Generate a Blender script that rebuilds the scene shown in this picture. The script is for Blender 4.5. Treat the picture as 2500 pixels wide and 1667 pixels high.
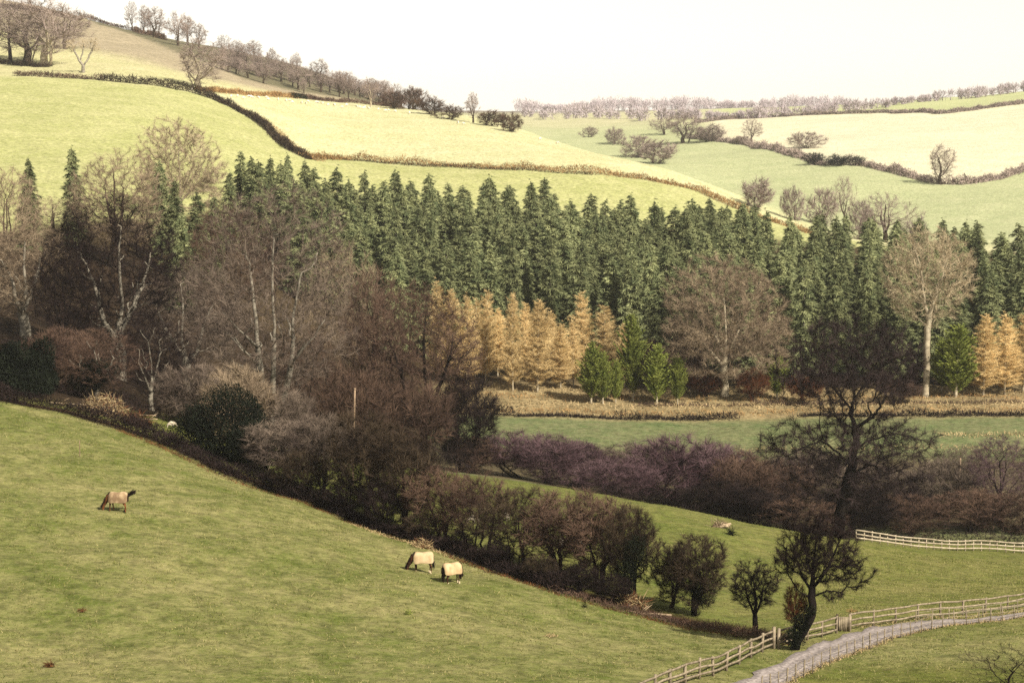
import bpy, bmesh, math, random
import numpy as np
from mathutils import Vector, Matrix

for _o in list(bpy.data.objects):
    bpy.data.objects.remove(_o)
SC = bpy.context.scene
COL = SC.collection

# ------------------------------------------------------------------ camera
FPX = 5013.0                       # focal length in photograph pixels (2500 wide)
CX, CY, VH = 1250.0, 833.5, 330.0  # image centre and the row of the true horizon
PITCH = math.atan((CY - VH) / FPX)
CP, SP = math.cos(PITCH), math.sin(PITCH)
cam_d = bpy.data.cameras.new("camera")
cam = bpy.data.objects.new("camera", cam_d)
COL.objects.link(cam)
cam.location = (0, 0, 0)
cam.rotation_euler = (math.pi / 2 - PITCH, 0, 0)
cam_d.sensor_width = 36.0
cam_d.lens = 36.0 * FPX / 2500.0
cam_d.clip_start = 1.0
cam_d.clip_end = 20000.0
SC.camera = cam

# ------------------------------------------------------------------ light
SUN_DIR = Vector((0.52, -0.56, 0.64)).normalized()     # towards the sun
SUN_EL = math.asin(SUN_DIR.z)
SUN_AZ = math.atan2(SUN_DIR.x, SUN_DIR.y)
world = bpy.data.worlds.new("World")
SC.world = world
world.use_nodes = True
wn = world.node_tree
wn.nodes.clear()
w_out = wn.nodes.new("ShaderNodeOutputWorld")
w_bg = wn.nodes.new("ShaderNodeBackground")
w_sky = wn.nodes.new("ShaderNodeTexSky")
w_sky.sky_type = 'NISHITA'
w_sky.sun_disc = False
w_sky.sun_elevation = SUN_EL
w_sky.sun_rotation = SUN_AZ
w_sky.altitude = 0.0
w_sky.air_density = 1.0
w_sky.dust_density = 0.4
w_sky.ozone_density = 1.0
w_hsv = wn.nodes.new("ShaderNodeHueSaturation")          # thin white overcast: little colour left
w_hsv.inputs['Saturation'].default_value = 0.18
w_mix = wn.nodes.new("ShaderNodeMix"); w_mix.data_type = 'RGBA'; w_mix.blend_type = 'MULTIPLY'
w_mix.inputs[0].default_value = 1.0
w_mix.inputs[7].default_value = (1.0, 0.935, 0.83, 1)
w_bg.inputs['Strength'].default_value = 0.075
wn.links.new(w_sky.outputs[0], w_hsv.inputs['Color'])
wn.links.new(w_hsv.outputs[0], w_mix.inputs[6])
wn.links.new(w_mix.outputs[2], w_bg.inputs['Color'])
wn.links.new(w_bg.outputs[0], w_out.inputs['Surface'])

sun_d = bpy.data.lights.new("sun", 'SUN')
sun = bpy.data.objects.new("sun", sun_d)
COL.objects.link(sun)
sun_d.energy = 4.4
sun_d.angle = math.radians(0.5)
sun_d.color = (1.0, 0.93, 0.81)
sun.rotation_euler = SUN_DIR.to_track_quat('Z', 'Y').to_euler()
sun.location = (200, -100, 300)

SC.view_settings.view_transform = 'Standard'
SC.view_settings.look = 'None'
SC.view_settings.exposure = 1.2
SC.view_settings.gamma = 1.0
SC.cycles.use_denoising = False
SC.cycles.filter_width = 1.5
SC.cycles.max_bounces = 5
SC.cycles.diffuse_bounces = 3
SC.cycles.volume_bounces = 1
SC.cycles.caustics_reflective = False
SC.cycles.caustics_refractive = False
SC.cycles.sample_clamp_indirect = 4.0

# ------------------------------------------------------------------ helpers
def s_of_v(v):
    """slope (z/y) of the sight line through photograph row v"""
    t = (CY - np.asarray(v, float)) / FPX
    return (-SP + CP * t) / (CP + SP * t)

def v_of_s(s):
    s = np.asarray(s, float)
    t = (s * CP + SP) / (CP - s * SP)
    return CY - FPX * t

def tag(o, label=None, cat=None, group=None, kind=None):
    if label: o['label'] = label
    if cat: o['category'] = cat
    if group: o['group'] = group
    if kind: o['kind'] = kind
    return o

def link(name, mesh, mat, parent=None):
    o = bpy.data.objects.new(name, mesh)
    COL.objects.link(o)
    if mat is not None and len(mesh.materials) == 0:
        mesh.materials.append(mat)
    if parent is not None:
        o.parent = parent
    return o

def empty(name, loc, rz=0.0, scale=(1, 1, 1)):
    o = bpy.data.objects.new(name, None)
    COL.objects.link(o)
    o.location = loc
    o.rotation_euler = (0, 0, rz)
    o.scale = scale
    o.empty_display_size = 0.3
    return o

def mesh_np(name, V, faces_list, smooth=False):
    """V (n,3); faces_list = list of int arrays (m,k)"""
    me = bpy.data.meshes.new(name)
    V = np.ascontiguousarray(V, dtype=np.float32)
    me.vertices.add(len(V))
    me.vertices.foreach_set('co', V.ravel())
    fl = [np.asarray(f, dtype=np.int32) for f in faces_list if len(f)]
    loops = np.concatenate([f.ravel() for f in fl])
    starts, tot = [], 0
    for f in fl:
        k = f.shape[1]
        starts.append(tot + np.arange(len(f)) * k)
        tot += f.size
    starts = np.concatenate(starts).astype(np.int32)
    me.loops.add(len(loops))
    me.loops.foreach_set('vertex_index', loops)
    me.polygons.add(len(starts))
    me.polygons.foreach_set('loop_start', starts)
    if smooth:
        me.polygons.foreach_set('use_smooth', np.ones(len(starts), dtype=bool))
    me.update(calc_edges=True)
    return me

class Geo:
    """collects vertices, quads and triangles"""
    def __init__(self):
        self.V, self.F3, self.F4, self.n = [], [], [], 0
    def add(self, V, f3=None, f4=None):
        V = np.asarray(V, float).reshape(-1, 3)
        if f3 is not None and len(f3): self.F3.append(np.asarray(f3, int) + self.n)
        if f4 is not None and len(f4): self.F4.append(np.asarray(f4, int) + self.n)
        self.V.append(V); self.n += len(V)
    def mesh(self, name, smooth=False):
        V = np.concatenate(self.V) if self.V else np.zeros((3, 3))
        fl = []
        if self.F4: fl.append(np.concatenate(self.F4))
        if self.F3: fl.append(np.concatenate(self.F3))
        if not fl: fl = [np.array([[0, 1, 2]])]
        return mesh_np(name, V, fl, smooth)
    def box(self, c, sx, sy, sz, rz=0.0, jit=0.0, rng=None):
        b = np.array([[-1,-1,-1],[1,-1,-1],[1,1,-1],[-1,1,-1],[-1,-1,1],[1,-1,1],[1,1,1],[-1,1,1]], float) * 0.5
        b *= np.array([sx, sy, sz])
        if jit and rng is not None: b += rng.normal(0, jit, b.shape)
        ca, sa = math.cos(rz), math.sin(rz)
        R = np.array([[ca, -sa, 0], [sa, ca, 0], [0, 0, 1]])
        self.add(b @ R.T + np.asarray(c), f4=[[0,3,2,1],[4,5,6,7],[0,1,5,4],[1,2,6,5],[2,3,7,6],[3,0,4,7]])
    def tube(self, P, R, sides=5, cap=True):
        P = np.asarray(P, float); R = np.asarray(R, float); n = len(P)
        T = np.gradient(P, axis=0); T /= (np.linalg.norm(T, axis=1)[:, None] + 1e-9)
        ref = np.array([0.31, 0.95, 0.05]) if abs(T[0][1]) < 0.9 else np.array([1.0, 0.1, 0])
        A = np.cross(T, ref); A /= (np.linalg.norm(A, axis=1)[:, None] + 1e-9)
        B = np.cross(T, A)
        th = np.arange(sides) * 2 * math.pi / sides
        V = P[:, None, :] + R[:, None, None] * (np.cos(th)[None, :, None] * A[:, None, :] + np.sin(th)[None, :, None] * B[:, None, :])
        i = np.arange(n - 1)[:, None] * sides; j = np.arange(sides)[None, :]; j2 = (j + 1) % sides
        f4 = np.stack([i + j, i + j2, i + sides + j2, i + sides + j], -1).reshape(-1, 4)
        V = V.reshape(-1, 3); f3 = None
        if cap:
            V = np.vstack([V, P[-1:], P[:1]]); m = n * sides
            jj = np.arange(sides); jj2 = (jj + 1) % sides
            f3 = np.vstack([np.stack([(n-1)*sides + jj, (n-1)*sides + jj2, np.full(sides, m)], -1),
                            np.stack([jj2, jj, np.full(sides, m + 1)], -1)])
        self.add(V, f3, f4)
    def slivers(self, P, D, L, W, rng, bend=0.25, droop=0.0):
        """thin tapered curved strips (twigs, needles, grass): P base, D direction, L length, W width"""
        n = len(P)
        if n == 0: return
        D = D / (np.linalg.norm(D, axis=1)[:, None] + 1e-9)
        r = rng.normal(size=(n, 3))
        S = np.cross(D, r); S /= (np.linalg.norm(S, axis=1)[:, None] + 1e-9)
        L = np.broadcast_to(np.asarray(L, float), (n,))[:, None]; W = np.broadcast_to(np.asarray(W, float), (n,))[:, None]
        off = rng.normal(size=(n, 3)) * L * bend * 0.4
        M = P + D * L * 0.5 + off * 0.6
        E = P + D * L + off
        E[:, 2] -= (droop * L[:, 0]); M[:, 2] -= droop * L[:, 0] * 0.3
        V = np.stack([P - S * W * 0.5, P + S * W * 0.5, M + S * W * 0.38, M - S * W * 0.38, E], 1).reshape(-1, 3)
        k = np.arange(n)[:, None] * 5
        self.add(V, f3=k + np.array([[3, 2, 4]]), f4=k + np.array([[0, 1, 2, 3]]))

def rand_dirs(n, rng):
    d = rng.normal(size=(n, 3))
    return d / np.linalg.norm(d, axis=1)[:, None]

# ------------------------------------------------------------------ materials
def mat_simple(name, c1, c2, scale=1.0, rough=0.85, objvar=0.12, trans=0.0, ramp=(0.35, 0.65), bump=0.0, bscale=8.0):
    """two-colour mottled surface, with a little variation from one copy to the next"""
    m = bpy.data.materials.new(name); m.use_nodes = True
    nt = m.node_tree; nt.nodes.clear()
    out = nt.nodes.new("ShaderNodeOutputMaterial")
    bs = nt.nodes.new("ShaderNodeBsdfPrincipled")
    bs.inputs['Roughness'].default_value = rough
    bs.inputs['Specular IOR Level'].default_value = 0.04
    tc = nt.nodes.new("ShaderNodeTexCoord")
    no = nt.nodes.new("ShaderNodeTexNoise"); no.inputs['Scale'].default_value = scale
    no.inputs['Detail'].default_value = 4.0
    rp = nt.nodes.new("ShaderNodeValToRGB")
    rp.color_ramp.elements[0].position = ramp[0]; rp.color_ramp.elements[1].position = ramp[1]
    rp.color_ramp.elements[0].color = (*c1, 1); rp.color_ramp.elements[1].color = (*c2, 1)
    oi = nt.nodes.new("ShaderNodeObjectInfo")
    mr = nt.nodes.new("ShaderNodeMapRange")
    mr.inputs['To Min'].default_value = 1.0 - objvar; mr.inputs['To Max'].default_value = 1.0 + objvar
    mx = nt.nodes.new("ShaderNodeVectorMath"); mx.operation = 'SCALE'
    nt.links.new(tc.outputs['Object'], no.inputs['Vector'])
    nt.links.new(no.outputs['Fac'], rp.inputs['Fac'])
    nt.links.new(oi.outputs['Random'], mr.inputs['Value'])
    nt.links.new(rp.outputs['Color'], mx.inputs[0]); nt.links.new(mr.outputs[0], mx.inputs['Scale'])
    nt.links.new(mx.outputs[0], bs.inputs['Base Color'])
    if bump > 0:
        n2 = nt.nodes.new("ShaderNodeTexNoise"); n2.inputs['Scale'].default_value = bscale
        bp = nt.nodes.new("ShaderNodeBump"); bp.inputs['Strength'].default_value = bump
        nt.links.new(tc.outputs['Object'], n2.inputs['Vector'])
        nt.links.new(n2.outputs['Fac'], bp.inputs['Height']); nt.links.new(bp.outputs[0], bs.inputs['Normal'])
    if trans > 0:
        tr = nt.nodes.new("ShaderNodeBsdfTranslucent"); ms = nt.nodes.new("ShaderNodeMixShader")
        ms.inputs[0].default_value = trans
        nt.links.new(mx.outputs[0], tr.inputs['Color'])
        nt.links.new(bs.outputs[0], ms.inputs[1]); nt.links.new(tr.outputs[0], ms.inputs[2])
        nt.links.new(ms.outputs[0], out.inputs['Surface'])
    else:
        nt.links.new(bs.outputs[0], out.inputs['Surface'])
    return m

M = {}
M['bark_grey']  = mat_simple('bark_grey', (0.10,0.088,0.068), (0.25,0.22,0.17), 1.6)
M['bark_dark']  = mat_simple('bark_dark', (0.004,0.003,0.003), (0.016,0.012,0.010), 1.2)
M['bark_pale']  = mat_simple('bark_pale', (0.22,0.18,0.12), (0.42,0.36,0.25), 1.5)
M['bark_brown'] = mat_simple('bark_brown', (0.022,0.016,0.011), (0.07,0.05,0.034), 1.4)
M['twig_grey']  = mat_simple('twig_grey', (0.058,0.042,0.034), (0.150,0.115,0.086), 0.35)
M['twig_brown'] = mat_simple('twig_brown', (0.038,0.023,0.018), (0.112,0.070,0.048), 0.35)
M['twig_dark']  = mat_simple('twig_dark', (0.006,0.004,0.004), (0.024,0.016,0.014), 0.4)
M['twig_purple']= mat_simple('twig_purple', (0.042,0.023,0.027), (0.112,0.070,0.074), 0.35)
M['twig_pale']  = mat_simple('twig_pale', (0.25,0.195,0.12), (0.42,0.34,0.22), 0.35)
M['twig_tan']   = mat_simple('twig_tan', (0.125,0.090,0.060), (0.25,0.19,0.125), 0.35)  # tan twigs, lightened to put full sun on the left-edge crowns
M['twig_oak']   = mat_simple('twig_oak', (0.010,0.007,0.007), (0.045,0.031,0.029), 0.35)
M['twig_hedge'] = mat_simple('twig_hedge', (0.009,0.006,0.005), (0.058,0.041,0.026), 0.5)
M['twig_red']   = mat_simple('twig_red', (0.050,0.019,0.010), (0.115,0.045,0.020), 0.5)
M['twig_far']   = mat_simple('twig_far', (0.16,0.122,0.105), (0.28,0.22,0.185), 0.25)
M['spruce']     = mat_simple('spruce', (0.080,0.098,0.046), (0.235,0.245,0.115), 0.5, objvar=0.28, trans=0.05)
M['larch']      = mat_simple('larch', (0.44,0.31,0.135), (0.70,0.535,0.275), 0.4, objvar=0.2, trans=0.15)
M['cypress']    = mat_simple('cypress', (0.115,0.145,0.028), (0.25,0.27,0.066), 0.6, objvar=0.2, trans=0.12)
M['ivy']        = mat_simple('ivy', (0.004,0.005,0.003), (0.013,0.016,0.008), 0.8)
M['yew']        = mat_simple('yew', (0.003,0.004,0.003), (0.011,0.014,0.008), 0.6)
M['bracken']    = mat_simple('bracken', (0.16,0.088,0.034), (0.32,0.205,0.088), 0.3, objvar=0.15)
M['dry_grass']  = mat_simple('dry_grass', (0.22,0.160,0.080), (0.38,0.285,0.15), 0.3, objvar=0.1)
M['rust_litter']= mat_simple('rust_litter', (0.045,0.016,0.007), (0.15,0.065,0.026), 0.6, objvar=0.1)
M['wood_rail']  = mat_simple('wood_rail', (0.11,0.087,0.058), (0.235,0.19,0.13), 3.0, objvar=0.1, bump=0.3, bscale=20)
M['wood_white'] = mat_simple('wood_white', (0.22,0.18,0.12), (0.38,0.32,0.23), 3.0, objvar=0.08)
M['wood_dark']  = mat_simple('wood_dark', (0.02,0.016,0.012), (0.06,0.045,0.03), 3.0)
M['wood_pole']  = mat_simple('wood_pole', (0.13,0.09,0.058), (0.24,0.17,0.11), 2.0)
M['log']        = mat_simple('log', (0.16,0.11,0.065), (0.34,0.26,0.17), 2.0, objvar=0.2)
M['wire']       = mat_simple('wire', (0.22,0.19,0.14), (0.30,0.26,0.19), 2.0, rough=0.5)
M['horse_bay']  = mat_simple('horse_bay', (0.020,0.010,0.007), (0.065,0.026,0.013), 2.5, rough=0.6)
M['horse_chestnut']=mat_simple('horse_chestnut', (0.050,0.018,0.009), (0.16,0.062,0.022), 2.5, rough=0.6)
M['horse_hair'] = mat_simple('horse_hair', (0.008,0.006,0.005), (0.02,0.014,0.011), 4.0)
M['hoof']       = mat_simple('hoof', (0.42,0.33,0.20), (0.58,0.48,0.32), 6.0)
M['rug_cream']  = mat_simple('rug_cream', (0.36,0.26,0.145), (0.47,0.36,0.215), 2.2, rough=0.9, bump=0.25, bscale=5)
M['rug_tan']    = mat_simple('rug_tan', (0.16,0.105,0.060), (0.36,0.265,0.155), 1.4, rough=0.9, ramp=(0.40,0.60), bump=0.25, bscale=5)
M['rug_buff']   = mat_simple('rug_buff', (0.28,0.19,0.10), (0.43,0.315,0.18), 2.0, rough=0.9, bump=0.25, bscale=5)
M['fleece']     = mat_simple('fleece', (0.50,0.43,0.32), (0.72,0.66,0.54), 5.0, rough=0.95, bump=0.5, bscale=12)
M['fleece_shaded']= mat_simple('fleece_shaded', (0.26,0.22,0.16), (0.42,0.37,0.28), 5.0, rough=0.95, bump=0.5, bscale=12)  # fleece of sheep in shade, the dimming put into the colour
M['sheep_face'] = mat_simple('sheep_face', (0.30,0.25,0.19), (0.46,0.40,0.32), 5.0)
M['gravel']     = mat_simple('gravel', (0.11,0.092,0.086), (0.33,0.285,0.26), 5.0, objvar=0.0, ramp=(0.3,0.7), bump=0.4, bscale=6)
# ------------------------------------------------------------------ terrain
# ground profile: for each bearing (photograph column) the row at which the ground lies at each distance
NEAR = [(25, 2300), (45, 2150), (65, 1990), (82, 1835)]
TAB = {
 -900: NEAR + [(100,1600),(140,1160),(185,900),(250,740),(300,610),(400,400),(500,260),(650,120),(800,40),(1000,-60),(1200,-70),(2000,20),(3500,170),(4700,280)],
 0:    NEAR + [(100,1672),(120,1440),(140,1262),(160,1120),(185,987),(200,962),(250,815),(300,681),(350,573),(400,474),(450,397),(500,330),(600,230),(650,196),(700,172),(800,117),(900,63),(1000,19),(1100,-3),(1300,10),(2000,80),(3500,190),(4700,285)],
 400:  NEAR + [(100,1675),(120,1465),(140,1297),(160,1175),(185,1073),(215,1026),(250,962),(300,815),(350,655),(400,534),(450,438),(500,365),(560,293),(600,255),(660,212),(700,190),(800,142),(900,107),(1000,92),(1150,100),(1400,130),(2000,190),(3500,250),(4700,290)],
 800:  NEAR + [(100,1688),(120,1508),(140,1360),(160,1255),(180,1190),(200,1152),(215,1124),(250,1110),(300,1030),(345,905),(400,731),(450,597),(500,480),(560,398),(600,368),(650,326),(700,291),(750,266),(800,247),(850,230),(900,216),(1000,188),(1150,196),(1400,220),(2000,255),(3500,275),(4700,300)],
 1200: NEAR + [(100,1708),(120,1535),(140,1415),(160,1330),(180,1270),(200,1205),(215,1170),(235,1165),(260,1150),(300,1080),(345,957),(400,787),(450,664),(500,545),(560,430),(620,372),(700,321),(770,296),(850,308),(1000,352),(1200,334),(1500,304),(2000,288),(2800,274),(4700,300)],
 1600: NEAR + [(100,1730),(112,1640),(125,1560),(135,1502),(150,1430),(170,1345),(190,1275),(207,1232),(222,1235),(240,1240),(262,1205),(300,1107),(325,1030),(345,966),(400,794),(450,681),(500,576),(550,487),(600,425),(630,404),(700,426),(800,441),(1000,388),(1200,336),(1500,296),(2000,274),(2800,270),(4700,300)],
 2000: NEAR + [(100,1745),(112,1665),(125,1575),(145,1490),(165,1425),(185,1355),(203,1305),(218,1310),(240,1295),(262,1212),(300,1107),(325,1022),(345,964),(400,812),(450,714),(500,635),(540,580),(600,558),(700,522),(800,468),(900,402),(1000,362),(1200,318),(1500,279),(2000,262),(2800,266),(4700,300)],
 2500: NEAR + [(100,1720),(112,1655),(125,1580),(145,1492),(165,1440),(190,1390),(215,1349),(240,1300),(262,1215),(300,1107),(325,1018),(345,962),(400,825),(450,731),(500,661),(600,576),(700,516),(800,450),(850,420),(1000,345),(1200,289),(1320,256),(1500,234),(1800,226),(2200,236),(2800,252),(4700,300)],
 3400: NEAR + [(100,1700),(125,1560),(145,1480),(190,1390),(215,1340),(240,1295),(262,1210),(300,1100),(345,955),(400,815),(500,650),(700,490),(850,390),(1000,300),(1200,240),(1500,190),(2000,190),(2800,230),(4700,300)],
}
_pts = np.array([(u, d, float(s_of_v(v))) for u, L in TAB.items() for d, v in L])
KU, KD = 1 / 400.0, 7.0
_X = np.stack([_pts[:, 0] * KU, np.log(_pts[:, 1]) * KD], 1)
def _phi(r2):
    return 0.5 * r2 * np.log(r2 + 1e-9)
def _solve():
    n = len(_X)
    A = np.zeros((n + 3, n + 3))
    r2 = ((_X[:, None, :] - _X[None, :, :]) ** 2).sum(-1)
    A[:n, :n] = _phi(r2) + np.eye(n) * 0.02
    A[:n, n] = 1; A[:n, n + 1:] = _X
    A[n, :n] = 1; A[n + 1:, :n] = _X.T
    b = np.zeros(n + 3); b[:n] = _pts[:, 2]
    return np.linalg.solve(A, b)
_W = _solve()

def rough_z(x, y):
    """small lumps and rolls of the ground"""
    a = 0.16 * np.sin(x * 0.31 + 1.3 * np.sin(y * 0.11)) * np.sin(y * 0.23 + 0.7 + np.sin(x * 0.17))
    b = 0.05 * np.sin(x * 0.93 + y * 0.41 + 2.0 * np.sin(y * 0.37)) * np.sin(y * 0.81 - x * 0.29)
    far = np.clip((y - 300.0) / 500.0, 0, 1.6)
    c = far * 0.9 * np.sin(x * 0.043 + 1.1 * np.sin(y * 0.021)) * np.sin(y * 0.037 + 0.9 * np.sin(x * 0.027))
    return a + b + c

def H(x, y):
    x = np.asarray(x, float); y = np.asarray(y, float)
    sh = np.broadcast(x, y).shape
    x = np.broadcast_to(x, sh).ravel(); y = np.broadcast_to(y, sh).ravel()
    yy = np.maximum(y, 25.0)
    u = np.clip(CX + FPX * x / yy, -1100, 3700)
    q = np.stack([u * KU, np.log(yy) * KD], 1)
    out = np.empty(len(q))
    for i in range(0, len(q), 20000):
        qq = q[i:i + 20000]
        r2 = ((qq[:, None, :] - _X[None, :, :]) ** 2).sum(-1)
        out[i:i + 20000] = _phi(r2) @ _W[:len(_X)] + _W[len(_X)] + qq @ _W[len(_X) + 1:]
    z = out * yy + rough_z(x, y)
    return z.reshape(sh)

def Hs(x, y):
    return float(H(np.array([x]), np.array([y]))[0])

def G(u, d):
    """ground point on bearing u at distance d"""
    x = (u - CX) / FPX * d
    for _ in range(3):
        z = Hs(x, d)
        x = (u - CX) / FPX * (d * CP - z * SP)
    return np.array([x, d, Hs(x, d)])

def GP(u, v, dmin=90.0, dmax=6000.0):
    """ground point seen at photograph pixel (u, v)"""
    t = (CY - v) / FPX
    ry, rz, rx = CP + SP * t, -SP + CP * t, (u - CX) / FPX
    ds = np.exp(np.linspace(math.log(dmin), math.log(dmax), 700))
    xs = rx / ry * ds; zs = rz / ry * ds
    hit = np.where(H(xs, ds) >= zs)[0]
    k = hit[0] if len(hit) else int(np.argmin(zs - H(xs, ds)))
    if 0 < k and len(hit):
        lo, hi = ds[k - 1], ds[k]
        for _ in range(14):
            m = 0.5 * (lo + hi)
            if Hs(rx / ry * m, m) >= rz / ry * m: hi = m
            else: lo = m
        d = hi
    else:
        d = ds[k]
    x = rx / ry * d
    return np.array([x, d, Hs(x, d)])

def top_height(p, vtop):
    return float(s_of_v(vtop)) * p[1] - p[2]

def path_px(pts, **k):
    return np.array([GP(u, v, **k) for u, v in pts])

def resample(P, step, drape=True):
    P = np.asarray(P, float)
    seg = np.linalg.norm(np.diff(P[:, :2], axis=0), axis=1)
    s = np.concatenate([[0], np.cumsum(seg)])
    n = max(2, int(s[-1] / step) + 1)
    t = np.linspace(0, s[-1], n)
    X = np.interp(t, s, P[:, 0]); Y = np.interp(t, s, P[:, 1])
    # soften the corners
    for _ in range(2):
        X[1:-1] = 0.25 * X[:-2] + 0.5 * X[1:-1] + 0.25 * X[2:]
        Y[1:-1] = 0.25 * Y[:-2] + 0.5 * Y[1:-1] + 0.25 * Y[2:]
    return np.stack([X, Y, H(X, Y)], 1)

# lines of the landscape (hedges, edges) traced on the ground
L_HEDGE = path_px([(-250,905),(0,982),(150,1008),(300,1052),(420,1100),(520,1150),(640,1196),(760,1232),(880,1283),(1000,1322),(1120,1362),(1240,1405),(1360,1448),(1480,1482),(1600,1512),(1720,1538),(1850,1558),(1930,1572)])
L_H1 = path_px([(-200,180),(40,186),(140,190),(250,197),(350,206),(460,224)], dmin=450)
L_H2 = path_px([(470,226),(520,242),(570,264),(620,292),(655,318),(680,345),(705,366),(750,388)], dmin=450)
L_H3 = path_px([(480,222),(580,229),(660,236),(730,240),(850,250),(960,262)], dmin=450)
L_H4 = path_px([(750,388),(830,388),(900,394),(1000,401),(1100,406),(1200,412),(1320,416),(1440,424),(1560,436)], dmin=450, dmax=640)
L_H4 = np.vstack([L_H4, [G(1700, 590), G(1850, 565), G(1990, 545)]])
L_H5 = path_px([(1700,301),(1868,288),(2021,280),(2174,276),(2289,279),(2400,266),(2500,253),(2650,235)], dmin=800)
L_H6 = path_px([(1680,338),(1760,346),(1830,355),(1944,382),(2002,403),(2109,404),(2193,424),(2270,446),(2346,452),(2423,441),(2500,418),(2650,390)], dmin=650)

def d_of(line, order='u'):
    U = CX + FPX * line[:, 0] / line[:, 1]; k = np.argsort(U)
    return U[k], line[k, 1]
UH, DH = d_of(L_HEDGE); U1, D1 = d_of(np.vstack([L_H1, L_H3[2:]])); U4, D4 = d_of(L_H4); U6, D6 = d_of(L_H6); U5, D5 = d_of(L_H5)
U2, D2 = d_of(L_H2)

def sm(a, b, x):
    t = np.clip((x - a) / (b - a), 0, 1)
    return t * t * (3 - 2 * t)

def terrain():
    ys = np.exp(np.linspace(math.log(22), math.log(4600), 450))
    ys = np.unique(np.concatenate([ys, np.linspace(95, 232, 150)]))
    ts = np.linspace(-0.62, 0.62, 330)
    X = ts[None, :] * (ys[:, None] + 70.0); Y = np.repeat(ys[:, None], len(ts), 1)
    Z = H(X, Y)
    U = CX + FPX * X / Y; D = Y
    # colours of the ground: A (greener growth) and B (drier growth)
    def C(*c): return np.array(c)
    A = np.zeros(X.shape + (3,)); B = np.zeros(X.shape + (3,))
    def put(w, a, b):
        w = w[..., None]
        A[:] = A * (1 - w) + np.array(a) * w; B[:] = B * (1 - w) + np.array(b) * w
    one = np.ones(X.shape)
    put(one, (0.086,0.102,0.022), (0.205,0.185,0.076))                       # near field
    dh = np.interp(U, UH, DH)
    right = sm(1930, 1960, U)
    beyond = sm(0, 2.0, D - dh) * (1 - right)
    put(beyond, (0.085,0.105,0.020), (0.150,0.140,0.045))                     # meadow
    put(right * sm(118, 150, D), (0.095,0.108,0.022), (0.170,0.155,0.052))
    put(right * (1 - sm(112, 122, D)), (0.085,0.098,0.018), (0.150,0.135,0.042))
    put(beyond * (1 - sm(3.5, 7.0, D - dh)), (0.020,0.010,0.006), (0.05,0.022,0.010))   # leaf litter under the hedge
    floor_ = sm(222, 240, D)
    put(floor_, (0.085,0.112,0.042), (0.15,0.145,0.070))                       # valley pasture
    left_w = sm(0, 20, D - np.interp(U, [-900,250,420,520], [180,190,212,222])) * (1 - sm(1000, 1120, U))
    put(left_w, (0.016,0.011,0.007), (0.040,0.026,0.015))                      # woodland floor, darkened to give the shaded gaps between trees
    put(sm(238, 246, D) * (1 - sm(290, 298, D)) * sm(1000,1120,U), (0.060,0.050,0.028), (0.11,0.085,0.045))
    bank = sm(325, 328, D) * sm(1000, 1120, U)
    put(bank, (0.14,0.11,0.055), (0.31,0.235,0.12))                            # bracken bank
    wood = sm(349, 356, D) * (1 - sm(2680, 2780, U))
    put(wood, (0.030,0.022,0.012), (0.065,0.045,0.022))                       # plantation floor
    d4 = np.interp(U, U4, D4)
    clear = sm(0, 8, D - np.interp(U, [-900,0,400,600,800,1200,1600,2000,2600], [335,345,395,455,505,505,505,520,560]))
    put(clear, (0.258,0.267,0.100), (0.362,0.350,0.165))                            # green strip and left field
    above4 = sm(-3, 6, D - d4) * sm(690, 760, U)
    d2 = np.interp(U, U2, D2)
    r2 = sm(0, 8, U - np.interp(D, D2[::-1], U2[::-1])) * sm(540, 560, D)
    put(np.maximum(above4 * (D > 520), r2 * (U < 760)), (0.36,0.35,0.175), (0.46,0.43,0.255))
    d1 = np.interp(U, U1, D1)
    hillL = (1 - sm(1150, 1290, U))
    put(sm(-4, 4, D - d1) * hillL, (0.32,0.31,0.15), (0.43,0.39,0.22))         # top pasture
    db = d1 + np.interp(U, [-900,0,200,400,600,800,1000], [230,210,130,95,35,8,2])
    put(sm(-25, 30, D - db) * hillL, (0.215,0.18,0.115), (0.32,0.265,0.175))       # bracken-brown slope
    dw = d1 + np.interp(U, [-900,0,300,480,600,800,1000], [900,700,300,170,90,42,10])
    put(sm(-6, 10, D - dw) * hillL, (0.085,0.082,0.045), (0.14,0.12,0.072))     # wooded slope
    # the far side of the valley
    crest = np.interp(U, [1100,1200,1300,1600,2000,2200,2500,3400], [800,785,760,650,560,545,540,540])
    far = sm(10, 60, D - crest) * sm(1050, 1200, U)
    put(far, (0.27,0.295,0.15), (0.36,0.365,0.205))
    d6 = np.interp(U, U6, D6); hill6 = sm(1690, 1760, U)
    put(far * sm(-4, 8, D - d6) * hill6, (0.44,0.41,0.27), (0.55,0.50,0.36))
    d5 = np.interp(U, U5, D5)
    put(far * sm(-5, 10, D - d5) * hill6, (0.30,0.33,0.15), (0.40,0.40,0.21))
    put(far * sm(1250, 1600, D) * (1 - hill6), (0.32,0.31,0.17), (0.42,0.39,0.24))
    put(sm(2100, 2500, D), (0.14,0.12,0.10), (0.2,0.17,0.14))
    ny, nx = X.shape
    idx = np.arange(ny * nx).reshape(ny, nx)
    quads = np.stack([idx[:-1, :-1], idx[:-1, 1:], idx[1:, 1:], idx[1:, :-1]], -1).reshape(-1, 4)
    qc = lambda T: 0.25 * (T[:-1, :-1] + T[:-1, 1:] + T[1:, 1:] + T[1:, :-1])
    Uq, Dq = qc(U).ravel(), qc(D).ravel()
    dhq = np.interp(Uq, UH, DH); crq = np.interp(Uq, [1100,1200,1300,1600,2000,2200,2500,3400], [800,785,760,650,560,545,540,540])
    reg = np.zeros(len(quads), int)
    reg[(Dq > dhq) & (Uq < 1945)] = 1
    reg[(Uq >= 1945) & (Dq > 122)] = 1
    reg[(Dq > 232)] = 2
    reg[(Dq > 349)] = 3
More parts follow.
